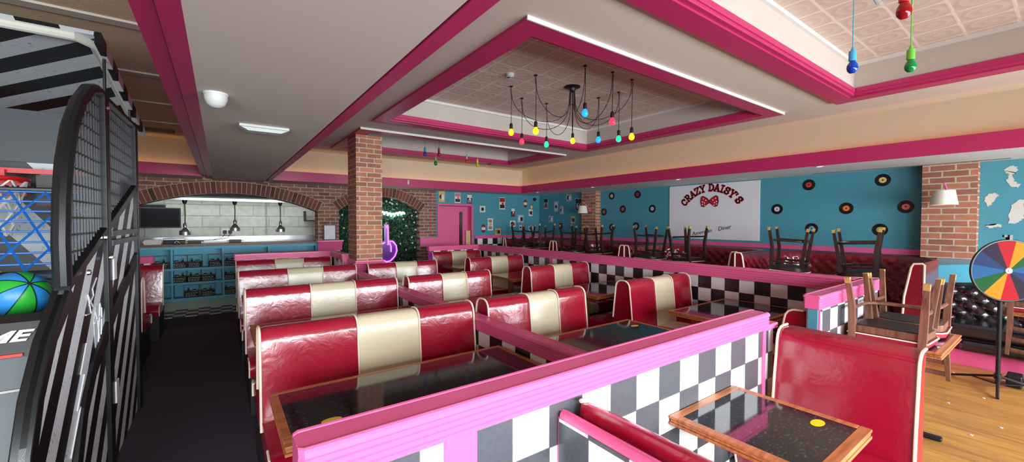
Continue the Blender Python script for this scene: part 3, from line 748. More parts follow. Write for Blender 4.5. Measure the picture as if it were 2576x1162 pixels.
def band(P, k0, k1, z0, z1, n=40):
    a = offs(P, k0, n); b = offs(P, k1, n); vs = []; fs = []
    for i in range(n+1):
        for (x, y) in (a[i], b[i]):
            vs += [(x, y, z0), (x, y, z1)]
    for i in range(n):
        o = i*4; p = o+4
        fs += [(o, p, p+1, o+1), (o+1, p+1, p+3, o+3), (o+3, p+3, p+2, o+2), (o+2, p+2, p, o)]
    fs += [(0, 1, 3, 2), (n*4, n*4+2, n*4+3, n*4+1)]
    return MB().add(vs, fs)
YB = [.90, 2.83, 4.86, 6.83, 8.80]
bl = ['beside the near brick pier', 'under the white sign', 'under the records left of the white sign', 'in the back corner']
for k in range(4):
    y0, y1 = YB[k]+.075, YB[k+1]-.075; x0 = 6.12 if k else 6.02
    t = thing('curved_booth', 'oxblood button tufted curved booth ' + bl[k], 'booth', (0, 0, 0), 0, None)
    P = rail(x0, 7.43, y0+.02, y1-.02, .45)
    obj('tufted_back', tufted(P, .48, 1.15, .05, .04, n=120 if k < 2 else 80, rows=20), DRED, t, ang=80)
    obj('seat_cushion', band(P, .03, .52, .34, .49), DRED, t, bev=.03)
    obj('plinth', band(P, -.02, .40, 0, .335), PINK, t)
    for s, yy in ((-1, y0), (1, y1)):
        pr = [(yy+s*.07, 0.34), (yy-s*.10, .34), (yy-s*.08, .8), (yy-s*.03, 1.12), (yy-s*.01, 1.16), (yy+s*.055, 1.165), (yy+s*.07, 1.15)]
        obj('end_panel', MB().prism(pr, 'x', x0-.06, x0+.02), DRED, t)
        obj('piping', MB().tube([(x0-.062, y, z) for y, z in pr[1:]+pr[:1]], .011, 6), PIPE, t)
for i, (y, lb) in enumerate(((1.885, 'right one, beside the near brick pier'), (4.1, 'below the white sign'), (6.05, 'in front of the far brick pier'), (7.9, 'in the back corner'))):
    table('table carrying upturned dark chairs along the right wall, ' + lb, .62, .96, (6.31, y, 0), None, 'pedestal', ht=.90)
# black sofa by the near pier
t = thing('tufted_sofa', 'black button tufted sofa on a pink plinth behind the prize wheel', 'sofa', (0, 0, 0))
P = [(7.30, -.9), (7.30, .86)]
obj('tufted_back', tufted(P, .44, .88, .07, .05, n=90, rows=22, pw=.17, ph=.16), BLKV, t, ang=80)
obj('seat_cushion', B(6.72, 7.28, -.9, .84, .30, .46), BLKV, t, bev=.05, seg=3)
obj('seat_roll', B(6.66, 6.78, -.9, .74, .17, .29), BLKV, t, bev=.045, seg=3)
obj('plinth', B(6.74, 7.40, -.9, .80, 0, .17), PINK, t)
tag(obj('wall_board', B(7.44, 7.50, -.9, 1.02, .5, 1.14), mat('grey_board', (120, 138, 150), .6)), 'grey boarding behind the black sofa', 'panel')
ck = tag(obj('cushion_panel', MB().box(-.19, .19, -.02, .02, -.11, .11), mat('bright_cyan', (92, 202, 232), .5), bev=.012), 'bright cyan padded panel leaning above the black sofa', 'cushion')
ck.location = (7.20, .80, .985); ck.rotation_euler = (0, .12, PI/2)
# ================================================================ PRIZE WHEEL
t = thing('prize_wheel', 'multicoloured prize wheel on a black tripod stand', 'prize wheel', (6.03, .40, 0))
nrm = Vector((-.74, -.67, 0)).normalized(); uu = Vector((-nrm.y, nrm.x, 0)) ; uu = -uu if uu.y > 0 else uu
Wm = Matrix(((uu.x, 0, nrm.x, nrm.x*.06), (uu.y, 0, nrm.y, nrm.y*.06), (0, 1, 0, 1.148), (0, 0, 0, 1)))
WC = [(140, 12, 24), (166, 106, 14), (16, 66, 28), (28, 70, 112), (26, 42, 76), (32, 24, 38)]
rw = .285
for i in range(12):
    a0 = PI/2+R(19)-R(30)*i; n = 6
    pts = [(0, 0, .012)] + [(rw*math.cos(a0-R(30)*j/n), rw*math.sin(a0-R(30)*j/n), .012) for j in range(n+1)]
    bk = [(x, y, -.006) for x, y, _ in pts]; N = len(pts)
    mb = MB().add(pts+bk, [tuple(range(N))[::-1], tuple(range(N, 2*N))] + [(j, (j+1) % N, N+(j+1) % N, N+j) for j in range(N)]).xf(Wm)
    obj('wheel_segment', mb, mat('wheel_%d' % (i % 6), WC[i % 6], .75, spec=.15), t)
obj('rim', MB().tube([(rw*math.cos(2*PI*i/48), rw*math.sin(2*PI*i/48), .004) for i in range(48)], .011, 8, closed=True).xf(Wm), BLACK, t)
obj('hub', MB().lathe([(.028, .012), (.026, .02), (.012, .022), (.010, .03), (0, .03)], 16).xf(Wm), WHITE, t)
obj('pointer', MB().box(-.012, .012, rw+.005, rw+.05, -.01, .03).box(-.045, .0, rw+.03, rw+.05, 0, .02).xf(Wm), BLACK, t)
obj('pole', MB().tube([(0, 0, .06), (0, 0, 1.16)], .017, 12), BLACKM, t)
obj('axle', MB().tube([(0, 0, 1.148), tuple(nrm*.06+Vector((0, 0, 1.148)))], .014, 8), BLACKM, t)
for a in (R(64), R(184), R(304)):
    e = Vector((.15+.25*0+ .36*math.cos(a)-.15, .36*math.sin(a), .012))
    obj('leg', MB().tube([(0, 0, .13), tuple(e)], .012, 8), BLACKM, t); obj('brace', MB().tube([(0, 0, .05), (e.x*.55, e.y*.55, .06)], .006, 6), BLACKM, t)
obj('collar', MB().lathe([(.026, .1), (.026, .15)], 12), BLACK, t)
tag(obj('weight_box', B(6.18, 6.36, .26, .36, .004, .12), BLACK, bev=.012), 'small black box on the floor beside the prize wheel stand', 'box')

# ================================================================ WALL DECOR
XR = 7.699
def onwall(o, side, a, z, w=0):
    m = wall_right_m(XR-w, a, z) if side == 'r' else wall_back_m(a, 9.299-w, z)
    o.matrix_world = m; return o
def disc(r, w, n=28, r0=0):
    return [(r0, w), (r, w)] if r0 else [(0, w), (r, w)]
recs = [(6.559, 2.222, (206, 196, 150), 'cream label, top left beside the far brick pier'), (5.811, 2.22, (150, 50, 52), 'red label near the ceiling left of the white sign'),
 (6.222, 1.896, (170, 96, 80), 'salmon label in the middle left of the white sign'), (6.80, 1.842, (176, 90, 70), 'orange label touching the far brick pier'),
 (5.421, 1.886, (190, 196, 200), 'silver label nearest the white sign on its left'), (6.54, 1.461, (150, 160, 160), 'grey label low behind the upturned chair'),
 (5.846, 1.498, (170, 150, 196), 'lilac label low and left of the white sign'), (2.511, 2.199, (190, 52, 62), 'red label, top and nearest the white sign on its right'),
 (1.614, 2.202, (226, 200, 120), 'yellow label, top right near the near brick pier'), (2.964, 1.819, (200, 204, 206), 'silver label just right of the white sign'),
 (2.024, 1.809, (226, 120, 60), 'orange label in the middle of the right group'), (1.367, 1.814, (226, 110, 116), 'pink label nearest the near brick pier'),
 (2.461, 1.495, (74, 160, 196), 'blue label low above the upturned chairs'), (1.631, 1.491, (150, 176, 60), 'green label low behind an upturned chair leg')]
VIN = mat('record_vinyl', (16, 16, 18), .25, spec=.6)
for i, (y, z, c, lb) in enumerate(recs):
    t = thing('vinyl_record', 'black vinyl record with ' + lb, 'record', group='records on the teal wall')
    onwall(t, 'r', y, z)
    pr = [(0, .0), (.0875, 0), (.0875, .003)]
    for k in range(7): r = .084-.007*k; pr += [(r, .0036), (r-.0035, .003)]
    obj('disc', MB().lathe(pr+[(.036, .003), (0, .003)], 32), VIN, t, smooth=False)
    obj('label_disc', MB().lathe([(.006, .0042), (.042, .0042)], 24), mat('record_label_%d' % i, c, .5, var=.25, scale=30), t)
    obj('spindle_ring', MB().lathe([(.004, .0046), (.010, .0046)], 12), VIN, t)
# sign board with the curved lettering
t = thing('sign_board', 'large white sign reading CRAZY DAISY\'S on the teal wall', 'sign'); onwall(t, 'r', 4.115, 1.80)
BOARDW = mat('sign_white', (226, 226, 232), .4, var=.01)
obj('board', MB().box(-.88, .88, -.535, .535, 0, .012), BOARDW, t)
LT = {'C': [[(.85,.78),(.62,.97),(.32,.95),(.1,.7),(.1,.3),(.32,.05),(.62,.03),(.85,.22)], [(.85,.62),(.85,.95)]],
 'R': [[(.2,0),(.2,1)], [(.05,1),(.55,1),(.78,.87),(.78,.63),(.55,.5),(.2,.5)], [(.5,.5),(.82,.02)], [(.04,0),(.38,0)], [(.7,0),(.98,0)]],
 'A': [[(.12,0),(.48,1)], [(.5,1),(.86,0)], [(.25,.33),(.75,.33)], [(0,0),(.3,0)], [(.68,0),(1,0)]],
 'Z': [[(.1,.75),(.1,1),(.85,1),(.1,0),(.88,0),(.88,.27)]],
 'Y': [[(.08,1),(.48,.48)], [(.88,1),(.48,.48),(.48,0)], [(0,1),(.3,1)], [(.7,1),(1,1)], [(.28,0),(.68,0)]],
 'D': [[(.2,0),(.2,1)], [(.04,1),(.5,1),(.85,.75),(.9,.5),(.85,.25),(.5,0),(.04,0)]],
 'I': [[(.5,0),(.5,1)], [(.25,1),(.75,1)], [(.25,0),(.75,0)]],
 'S': [[(.82,.72),(.62,.97),(.3,.95),(.13,.76),(.3,.56),(.68,.46),(.85,.25),(.65,.03),(.3,.03),(.12,.28)], [(.84,.66),(.84,.96)], [(.1,.06),(.1,.36)]],
 "'": [[(.4,1),(.3,.72)]]}
def stroke_letter(ch, hgt, th, m):
    mb = MB()
    for st in LT[ch]:
        for a, b_ in zip(st[:-1], st[1:]):
            A = Vector((a[0]*hgt*.82, a[1]*hgt)); Bv = Vector((b_[0]*hgt*.82, b_[1]*hgt)); d = (Bv-A).normalized(); nn = Vector((-d.y, d.x))*th/2; e = d*th*.35
            q = [A-e-nn, Bv+e-nn, Bv+e+nn, A-e+nn]; mb.prism([(v.x, v.y) for v in q], 'z', 0, .003)
    return mb.xf(m)
words = [(MB(), MB()), (MB(), MB())]; wi = 0; word = "CRAZY DAISY'S"; Rr = .70; cy = -.30
span = R(108); angs = []; adv = {' ': .55, "'": .45, 'I': .8}
tot = sum(adv.get(c, 1) for c in word); acc = 0
for ch in word:
    a = adv.get(ch, 1); th = span*((acc+a/2)/tot-.5); acc += a
    if ch == ' ': wi = 1; continue
    mbl, mbo = words[wi]
    for mb, thk, dz in ((mbo, .034, .0125), (mbl, .023, .0135)):
        m = Matrix.Translation((Rr*math.sin(th)*.92, cy+Rr*math.cos(th), dz)) @ Matrix.Rotation(-th, 4, 'Z') @ Matrix.Translation((-.053, 0, 0))
        s = stroke_letter(ch, .125, thk, m); mb.add(s.v, s.f)
for mbl, mbo in words: obj('lettering_outline', mbo, mat('sign_red', (196, 24, 34), .5), t, smooth=False, lab='red outline of the lettering'); obj('lettering', mbl, mat('sign_maroon', (96, 20, 26), .5), t, smooth=False, lab='dark red lettering')
# plain polka dot bow (stand-in for the painted figure)
bow = MB()
for s in (-1, 1):
    pts = [(0, .02), (.05, .07), (.13, .115), (.165, .09), (.175, .0), (.155, -.085), (.11, -.10), (.05, -.05), (0, -.02)]
    p2 = [(s*x, y) for x, y in pts]; bow.prism(p2 if s > 0 else p2[::-1], 'z', .0125, .016)
bow.xf(Matrix.Translation((-.02, .19, 0)))
obj('bow', bow, mat('bow_red', (186, 22, 40), .5), t, smooth=False)
dots = MB()
for x, y in ((.07, .03), (.12, .06), (.10, -.02), (.14, .0), (.09, -.07), (.14, -.05)):
    for s in (-1, 1): dots.lathe([(0, .0172), (.013, .0172)], 10, (s*x-.02, y+.19, 0))
obj('bow_dots', dots, BOARDW, t); bo = MB()
for s in (-1, 1): bo.tube([(s*x-.02, y+.19, .0165) for x, y in ((0, .02), (.05, .07), (.13, .115), (.165, .09), (.175, .0), (.155, -.085), (.11, -.10), (.05, -.05), (0, -.02))], .006, 4, closed=True)
obj('bow_outline', bo, mat('ink', (24, 16, 18), .6), t)
for wd, dx, dy in (('American', -.17, -.405), ('Diner', .27, -.315)):
    tx = text_mesh(wd, .105, .001, .25).xf(Matrix.Translation((dx, dy, .0135)) @ Matrix.Rotation(R(12), 4, 'Z'))
    obj('script_line', tx, mat('ink', (24, 16, 18), .6), t, smooth=False, lab='handwritten black script')
# stickers and tin signs
def sticker(lb, side, a, z, w, h, cols, rnd=False, art=None, name='wall_plate'):
    mb = MB()
    if rnd:
        mb.lathe([(0, .004), (w/2, .004)], 24, m=0); k = len(mb.v); mb.lathe([(w/2, .004), (w/2, 0)], 24, m=0)
        mb.lathe([(0, .005), (w*.43, .005)], 24, m=1)
        if art == 'band': mb.box(-w*.40, w*.40, -h*.12, h*.10, .005, .0058, 2)
        else: mb.lathe([(0, .0058), (w*.25, .0058)], 16, m=2)
        for i in range(len(mb.v)): mb.v[i] = (mb.v[i][0], mb.v[i][1]*h/w, mb.v[i][2])
    else:
        mb.box(-w/2, w/2, -h/2, h/2, 0, .004, 0)
        random.seed(int(a*1000+z*77))
        if art == 'text':
            for i, yy in enumerate((.34, .22, -.22, -.34)): mb.box(-w*.36, w*.36*random.uniform(.6, 1), yy*h-h*.035, yy*h+h*.035, .004, .0046, 1)
            mb.lathe([(0, .0048), (w*.28, .0048)], 14, (0, 0, 0), 2)
        elif art == 'band':
            mb.box(-w*.46, w*.46, h*.12, h*.46, .004, .0046, 1); mb.box(-w*.40, w*.40, -h*.40, -h*.1, .004, .0046, 2); mb.lathe([(0, .0052), (w*.2, .0052)], 14, (w*.08, -h*.02, 0), 1)
        else:
            mb.lathe([(0, .0046), (min(w, h)*.34, .0046)], 16, (-w*.06, 0, 0), 1); mb.box(-w*.05, w*.36, -h*.3, h*.2, .0046, .0052, 2)
    o = obj(name, mb, [mat('pl_%d_%d_%d' % c, c, .45, var=.08, scale=30) for c in cols], smooth=False)
    tag(o, lb, 'wall sign'); onwall(o, side, a, z); return o
WH, BK, RD, NV, OC, GY = (226, 222, 214), (28, 26, 30), (176, 26, 40), (30, 40, 84), (206, 176, 120), (176, 186, 190)
ST = [('pale poster with a dark swoosh above the door hinge side', 4.52, 2.22, .17, .27, (OC, BK, WH), 0, None), ('pink and white poster above the middle of the pink door', 4.97, 2.205, .17, .26, (WH, (206, 120, 130), BK), 0, 'band'),
 ('navy poster above the right end of the pink door', 5.32, 2.19, .15, .24, (NV, WH, (170, 120, 120)), 0, 'band'), ('white crest shaped plate right of the pink door top', 5.72, 1.93, .17, .17, (WH, GY, BK), 0, 'text'),
 ('red and white milkshake poster high on the back wall', 6.36, 2.10, .19, .33, (WH, RD, BK), 0, 'band'), ('round red soda sign near the ceiling in the back corner', 7.17, 2.12, .15, .22, (WH, RD, WH), 1, 'band'),
 ('dark tin sign with white print in the middle of the back wall', 6.73, 1.86, .13, .24, (BK, WH, RD), 0, 'band'), ('pale blue plate with a figure left of the back corner', 7.0, 1.68, .21, .22, (GY, WH, BK), 0, None),
 ('small white plate with a red spot near the back corner', 7.37, 1.86, .14, .2, (WH, RD, BK), 0, None), ('white food menu plate with dark border low on the back wall', 5.97, 1.52, .17, .33, (WH, BK, OC), 0, 'text'),
 ('round red soda sign low beside the pink door', 5.75, 1.41, .15, .22, (WH, RD, WH), 1, 'band'), ('ochre portrait plate lowest on the back wall', 6.22, 1.32, .18, .18, (OC, (150, 110, 60), BK), 0, None),
 ('black and white car plate right of the food menu plate', 6.72, 1.54, .19, .17, (WH, BK, RD), 0, None), ('white round button sign beside the back corner', 7.40, 2.02, .12, .14, (WH, OC, WH), 1, 'd'),
 ('small pale plate half hidden by the corner chairs', 7.0, 1.43, .1, .15, (GY, WH, BK), 0, 'text'), ('pale plate just left of the corner above the chairs', 7.38, 1.40, .18, .14, (GY, BK, WH), 0, None)]
for lb, x, z, w, h, c, rn, art in ST: sticker(lb, 'b', x, z, w, h, c, rn, art)
SR = [('dark poster just right of the back corner', 9.0, 2.12, .17, .30, (GY, BK, RD), 0, 'band'), ('grey plate with a burger left of the 66 shield', 8.56, 2.02, .16, .28, (GY, WH, BK), 0, 'text'),
 ('smaller grey plate below the burger plate', 8.32, 1.92, .14, .22, (GY, BK, WH), 0, None), ('black car plate near the soffit left of the 66 shield', 8.04, 2.25, .2, .18, (GY, BK, WH), 0, None),
 ('white lined square plate on the dark teal wall', 8.78, 1.67, .18, .18, (GY, (60, 110, 130), WH), 0, None), ('brown profile plate left of the far brick pier', 7.88, 1.65, .15, .19, (OC, (120, 90, 80), BK), 0, None),
 ('small dark horseshoe plate low on the dark teal wall', 8.36, 1.47, .13, .18, (BK, GY, BK), 0, None)]
for lb, y, z, w, h, c, rn, art in SR: sticker(lb, 'r', y, z, w, h, c, rn, art)
t = thing('road_shield', 'navy 66 road shield beside the far brick pier', 'sign'); onwall(t, 'r', 7.66, 2.04)
sh = [(-.15, .17), (-.09, .19), (0, .165), (.09, .19), (.15, .17), (.13, .08), (.16, -.04), (.10, -.15), (0, -.20), (-.10, -.15), (-.16, -.04), (-.13, .08)]
obj('border', MB().prism(sh, 'z', 0, .004), WHITE, t, smooth=False); obj('field', MB().prism([(x*.9, y*.9) for x, y in sh], 'z', .004, .006), mat('navy', (24, 32, 78), .4), t, smooth=False)
obj('number', text_mesh('66', .2, .001, 0, .006).xf(Matrix.Translation((0, -.03, .007))), WHITE, t, smooth=False)
tag(onwall(obj('dome_camera', MB().lathe([(.05, .0), (.05, .03), (.035, .06), (0, .07)], 14), BLACK), 'b', 7.5, 2.25), 'small black dome camera high in the back corner', 'camera')
# bare plaster scars on the teal wall at the far right
PL = mat('bare_plaster', (204, 204, 196), .9, var=.05)
for lb, y, z, pts in (('upper pale plaster scar right of the near brick pier', .46, 2.14, [(-.06, .10), (.0, .14), (.05, .12), (.05, .06), (.02, .03), (.03, -.05), (.08, -.09), (.06, -.13), (-.01, -.09), (-.03, -.04), (-.01, .04), (-.04, .07)]),
                   ('lower pale plaster scar at the right edge', .40, 1.75, [(.0, .12), (.07, .13), (.05, .05), (.05, -.10), (.0, -.16), (-.06, -.17), (-.07, -.08), (-.05, .06)]),
                   ('small plaster scar low by the near brick pier', .58, 1.55, [(-.07, .01), (.02, .03), (.06, .02), (.05, -.01), (-.03, -.015)]),
                   ('worn plaster patch beside the near brick pier', .60, 1.90, [(-.05, .0), (-.02, .05), (.03, .06), (.05, .02), (.02, -.02), (.0, -.09), (-.03, -.10), (-.05, -.05)])):
    rag = []
    random.seed(int(1000*z))
    for i in range(len(pts)):
        a, b_ = pts[i], pts[(i+1) % len(pts)]
        for f in (0, .2, .4, .6, .8): rag.append((a[0]+(b_[0]-a[0])*f+random.uniform(-.011, .011), a[1]+(b_[1]-a[1])*f+random.uniform(-.011, .011)))
    o = obj('plaster_patch', MB().prism(rag, 'z', 0, .002), PL, smooth=False); tag(o, lb, 'wall patch'); onwall(o, 'r', y, z)
# shaded wall lamps
SHADE = mat('lamp_shade_linen', (226, 222, 208), .8, trans=.0)
def wlamp(lb, x, y, z, rz):
    t = thing('wall_lamp', lb, 'lamp', (x, y, z), rz)
    obj('lamp_shade', MB().lathe([(.125, -.09), (.095, .09), (.092, .09), (.122, -.09), (.125, -.09)], 28, caps=False), SHADE, t)
    obj('arm', MB().tube([(.22, 0, .0), (.16, 0, .10), (.06, 0, .15), (.0, .0, .18), (-.02, 0, .15), (0, 0, .09), (0, 0, .03)], .011, 8), PINK, t)
    obj('back_plate', MB().lathe([(.045, 0), (.045, .02)], 16, (0, 0, 0), 0, Matrix.Translation((.235, 0, 0)) @ Matrix.Rotation(-PI/2, 4, 'Y')), PINK, t)
    obj('spider', MB().box(-.093, .093, -.004, .004, .07, .076).box(-.004, .004, -.093, .093, .07, .076), STEEL, t)
    return t
wlamp('white shaded pink lamp on the near brick pier', 7.285, .95, 1.905, 0)
wlamp('white shaded pink lamp on the far brick pier', 7.285, 7.12, 1.90, 0)

# ================================================================ CEILING FITTINGS
FIT = mat('fitting_white', (186, 188, 184), .45, var=.02)
BULB = {'orange': (255, 150, 20), 'red': (255, 40, 60), 'yellow': (255, 214, 20), 'green': (20, 190, 120), 'blue': (20, 120, 255)}
def bulb_prof(r=.034): return [(.0, -.052), (r*.5, -.049), (r*.88, -.034), (r, -.015), (r*.9, .004), (r*.55, .024), (r*.42, .036)]
t = thing('chandelier', 'black spider chandelier with ten glowing coloured bulbs', 'chandelier', (3.58, 3.69, ZT))
obj('ceiling_rose', MB().lathe([(0, -.06), (.03, -.06), (.042, -.045), (.045, -.02), (.10, -.008), (.10, 0)], 28), BLACK, t)
hk = [((2.955,4.125),2.69,'orange'),((3.357,4.435),2.671,'red'),((2.961,3.647),2.622,'yellow'),((3.786,4.421),2.678,'green'),((4.115,4.229),2.736,'yellow'),((3.21,3.114),2.752,'blue'),((3.594,3.064),2.706,'red'),((3.97,3.089),2.587,'orange'),((4.174,3.795),2.69,'blue'),((4.208,3.479),2.654,'green')]
for i, ((x, y), z, c) in enumerate(hk):
    hx, hy = x-3.58, y-3.69; zb = z-ZT+.03
    obj('ceiling_hook', MB().lathe([(0, -.016), (.012, -.014), (.024, 0)], 12, (hx, hy, 0)), BLACK, t)
    a = math.atan2(hy, hx); s = .03
    sag = (.36, .40, .34, .44, .46, .30, .42, .36, .40, .38)[i]
    pts = []
    st = Vector((s*math.cos(a), s*math.sin(a), -.06)); en = Vector((hx, hy, -.02))
    for k in range(15):
        f = k/14; p = st.lerp(en, f*f*(3-2*f)*.95+f*.05); p.z = -.06*(1-f)-.02*f - sag*1.12*math.sin(PI*min(1, max(0, f)))**.62*(1-.3*(f-.4)); pts.append(p[:])
    pts += [(hx+.012*math.cos(a), hy+.012*math.sin(a), -.03), (hx+.006, hy, -.15), (hx, hy, zb+.10)]
    obj('cable', MB().tube(pts, .0038, 6), BLACK, t)
    so = obj('socket', MB().lathe([(.006, zb+.105), (.016, zb+.098), (.020, zb+.085), (.020, zb+.036), (.017, zb+.032)], 14, (hx, hy, 0)), BLACK, t)
    obj('bulb', MB().lathe([(r, h+zb) for r, h in bulb_prof()], 20, (hx, hy, 0)), mat('glow_'+c, BULB[c], .2, emit=2.6, ecol=BULB[c]), t, lab=c+' glowing bulb')
def pendants(lb, x, y, items, cat='pendant light', scale=1):
    t = thing('pendant_cluster', lb, cat, (x, y, ZT))
    obj('ceiling_rose', MB().lathe([(0, -.03), (.05, -.025), (.055, 0)], 20), WHITE, t)
    for (px, py, z, sc, bc, loop) in items:
        hx, hy = px-x, py-y; zb = z-ZT
        hm = mat('holder_%d_%d_%d' % sc, sc, .4); bm = mat('dullbulb_%d_%d_%d' % bc, bc, .12)
        pts = [(0, 0, -.03), (hx*.3, hy*.3, -.14-.12*loop), (hx*.6, hy*.6, -.16-.15*loop), (hx*.9, hy*.9, -.05), (hx, hy, -.015), (hx+.004, hy, -.1), (hx, hy, zb+.10)]
        obj('cable', MB().tube(pts, .0035, 6), hm, t)
        obj('socket', MB().lathe([(.004, zb+.125), (.012, zb+.10), (.021, zb+.095), (.022, zb+.035), (.018, zb+.03)], 14, (hx, hy, 0)), hm, t)
        obj('bulb', MB().lathe([(r, h+zb) for r, h in bulb_prof(.032)], 20, (hx, hy, 0)), bm, t)
    return t
pendants('coloured pendant bulbs, unlit, in the far ceiling tray', 3.5, 6.95, [(3.024, 6.9, 2.83, (70, 130, 170), (30, 60, 150), 0), (3.234, 6.9, 2.68, (110, 150, 90), (20, 110, 50), .3), (3.299, 6.9, 2.85, (150, 30, 40), (130, 16, 30), .6), (3.886, 6.9, 2.775, (150, 160, 165), (190, 50, 40), .5), (4.127, 6.9, 2.72, (206, 180, 80), (196, 170, 40), .2)])
pendants('coloured pendant bulbs, unlit, hanging nearest at the top right', 3.55, .62, [(3.486, .9, 2.66, (70, 170, 200), (10, 60, 170), .6), (3.72, .655, 2.645, (110, 190, 60), (14, 130, 60), 1), (2.79, .52, 2.67, (206, 36, 40), (150, 14, 24), .5)])
def det(lb, x, y, z, r, h, cat='smoke detector', dome=False):
    t = thing('smoke_detector' if not dome else 'motion_sensor', lb, cat, (x, y, z))
    obj('base', MB().lathe([(r*.97, -.012), (r, -.008), (r, 0)], 24), FIT, t)
    pr = [(0, -h), (r*.35, -h*.98), (r*.7, -h*.8), (r*.92, -h*.45), (r*.94, -.012)] if dome else [(0, -h), (r*.55, -h), (r*.6, -h*.72), (r*.85, -h*.62), (r*.9, -.012)]
    obj('dome', MB().lathe(pr, 24), FIT, t)
    if not dome: obj('vent_ring', MB().lathe([(r*.57, -h*.95), (r*.62, -h*.78)], 20), BLACK, t)
det('white domed sensor on the dropped grey ceiling', -.012, 2.97, ZS, .062, .085, 'sensor', True)
det('small white smoke detector on the tin ceiling beside the chandelier', 2.70, 3.79, ZT, .05, .055)
t = thing('emergency_light', 'flat white emergency light on the dropped grey ceiling', 'light', (.295, 3.78, ZS), 0)
obj('housing', B(-.17, .17, -.05, .05, -.022, 0), FIT, t, bev=.006); obj('diffuser', MB().prism([(-.165, -.022), (.165, -.022), (.11, -.05), (-.11, -.05)], 'y', -.045, .045), mat('diffuser', (182, 190, 184), .3), t, bev=.004)
tag(obj('ceiling_plate', B(4.19, 4.33, 3.44, 3.84, ZT-.006, ZT-.001), mat('plate_beige', (190, 168, 152), .6)), 'beige blanking plate on the tin ceiling right of the chandelier', 'plate')
tag(obj('spot_fitting', MB().lathe([(.02, 0), (.028, -.09), (.0, -.1)], 12, (3.35, 8.545, 2.50)), WHITE), 'tiny white fitting on the back pink band right of the pillar', 'light')
tag(obj('black_clip', B(5.05, 5.12, 7.93, 7.99, 2.92, 2.99), BLACK), 'small black box on the far pink tray moulding', 'box')

# ================================================================ LEAF WALL AND NEON
random.seed(11)
t = thing('leaf_wall', 'artificial green leaf wall with white blossoms under the right brick arch', 'plant wall', (3.0, 9.5, 0))
pts = [(2.085, .0)] + A2[0] + [(3.93, .0)]
obj('backing', MB().prism([(x-3.0, z) for x, z in pts], 'y', .0, .04), mat('hedge_dark', (18, 34, 26), .9), t)
def inside(x, z):
    _, cx, cz, r, tt = A2
    return 2.10 < x < 3.915 and .3 < z and (z < 1.82 or (x-cx)**2+(z-cz)**2 < (r-.02)**2)
mb = MB(); fl = MB(); cnt = 0
while cnt < 3600:
    x = random.uniform(2.1, 3.92); z = random.uniform(.35, 2.16)
    if not inside(x, z): continue
    cnt += 1; s = random.uniform(.018, .038); q = Matrix.Translation((x-3.0, -random.uniform(.0, .05), z)) @ Matrix.Rotation(random.uniform(0, 6.28), 4, 'Y') @ Matrix.Rotation(random.uniform(-.9, .9), 4, 'X') @ Matrix.Rotation(random.uniform(-.8, .8), 4, 'Z')
    o = len(mb.v); mb.add([(-s*.5, 0, 0), (0, -.006, -s), (s*.5, 0, 0), (0, .0, s)], [(0, 1, 2, 3)]); mb.xf(q, o)
obj('leaves', mb, island('leaf_greens', [(30, 66, 44), (58, 108, 72), (40, 84, 58), (86, 140, 98)], .5), t, smooth=False)
for k in range(46):
    for _ in range(50):
        x = random.uniform(2.1, 3.92); z = random.uniform(.9, 2.14)
        if inside(x, z): break
    o = len(fl.v)
    for a in range(5): fl.add([(0, -.03, 0), (.017*math.cos(a*1.257-.5), -.036, .017*math.sin(a*1.257-.5)), (.026*math.cos(a*1.257), -.04, .026*math.sin(a*1.257)), (.017*math.cos(a*1.257+.5), -.036, .017*math.sin(a*1.257+.5))], [(0, 1, 2, 3)])
    fl.xf(Matrix.Translation((x-3.0, -.03, z)), o)
obj('blossoms', fl, mat('blossom', (236, 240, 230), .5), t, smooth=False)
# white glowing script sign and pink neon guitar
NW = mat('neon_white', (235, 255, 250), emit=9, ecol=(225, 255, 248)); NPK = mat('neon_pink', (240, 80, 255), emit=5, ecol=(226, 84, 255))
t = thing('neon_sign', 'glowing white script sign on the leaf wall', 'neon sign', (3.28, 9.41, 1.765))
pts = []
for k in range(70):
    f = k/69; pts.append((-.30+.6*f+.018*math.sin(f*46), 0, .035*math.sin(f*46+1.2)+.02*math.sin(f*9)))
obj('tube', MB().tube(pts, .019, 6), NW, t)
for x in (-.28, .28): obj('standoff', MB().tube([(x, 0, 0), (x, .06, 0)], .006, 6), WHITE, t)
t = thing('neon_guitar', 'glowing pink neon guitar outline behind the brick pillar', 'neon sign', (3.02, 9.0, 1.05))
for pp in ([(0, 0, .40), (-.02, 0, .44), (.02, 0, .46), (.03, 0, .40), (.035, 0, .02)], [(.03, 0, .09), (.14, 0, .10), (.22, 0, .0), (.235, 0, -.12), (.19, 0, -.24), (.09, 0, -.34), (0, 0, -.36), (-.12, 0, -.3), (-.2, 0, -.16), (-.16, 0, .0), (-.04, 0, .08)], [(.07, 0, .06), (.10, 0, -.02), (.10, 0, -.14)]):
    obj('tube', MB().tube(pp, .013, 8), NPK, t)
obj('backing', MB().prism([(-.05, .48), (.06, .48), (.07, .14), (.2, .1), (.27, -.1), (.2, -.3), (.05, -.4), (-.15, -.36), (-.24, -.16), (-.18, .06), (-.05, .12)], 'y', .02, .03), mat('violet_acrylic', (96, 40, 130), .2), t)
obj('stand', MB().box(-.03, .03, .032, .06, -1.05, .3).box(-.2, .2, -.1, .18, -1.05, -1.02), BLACK, t)

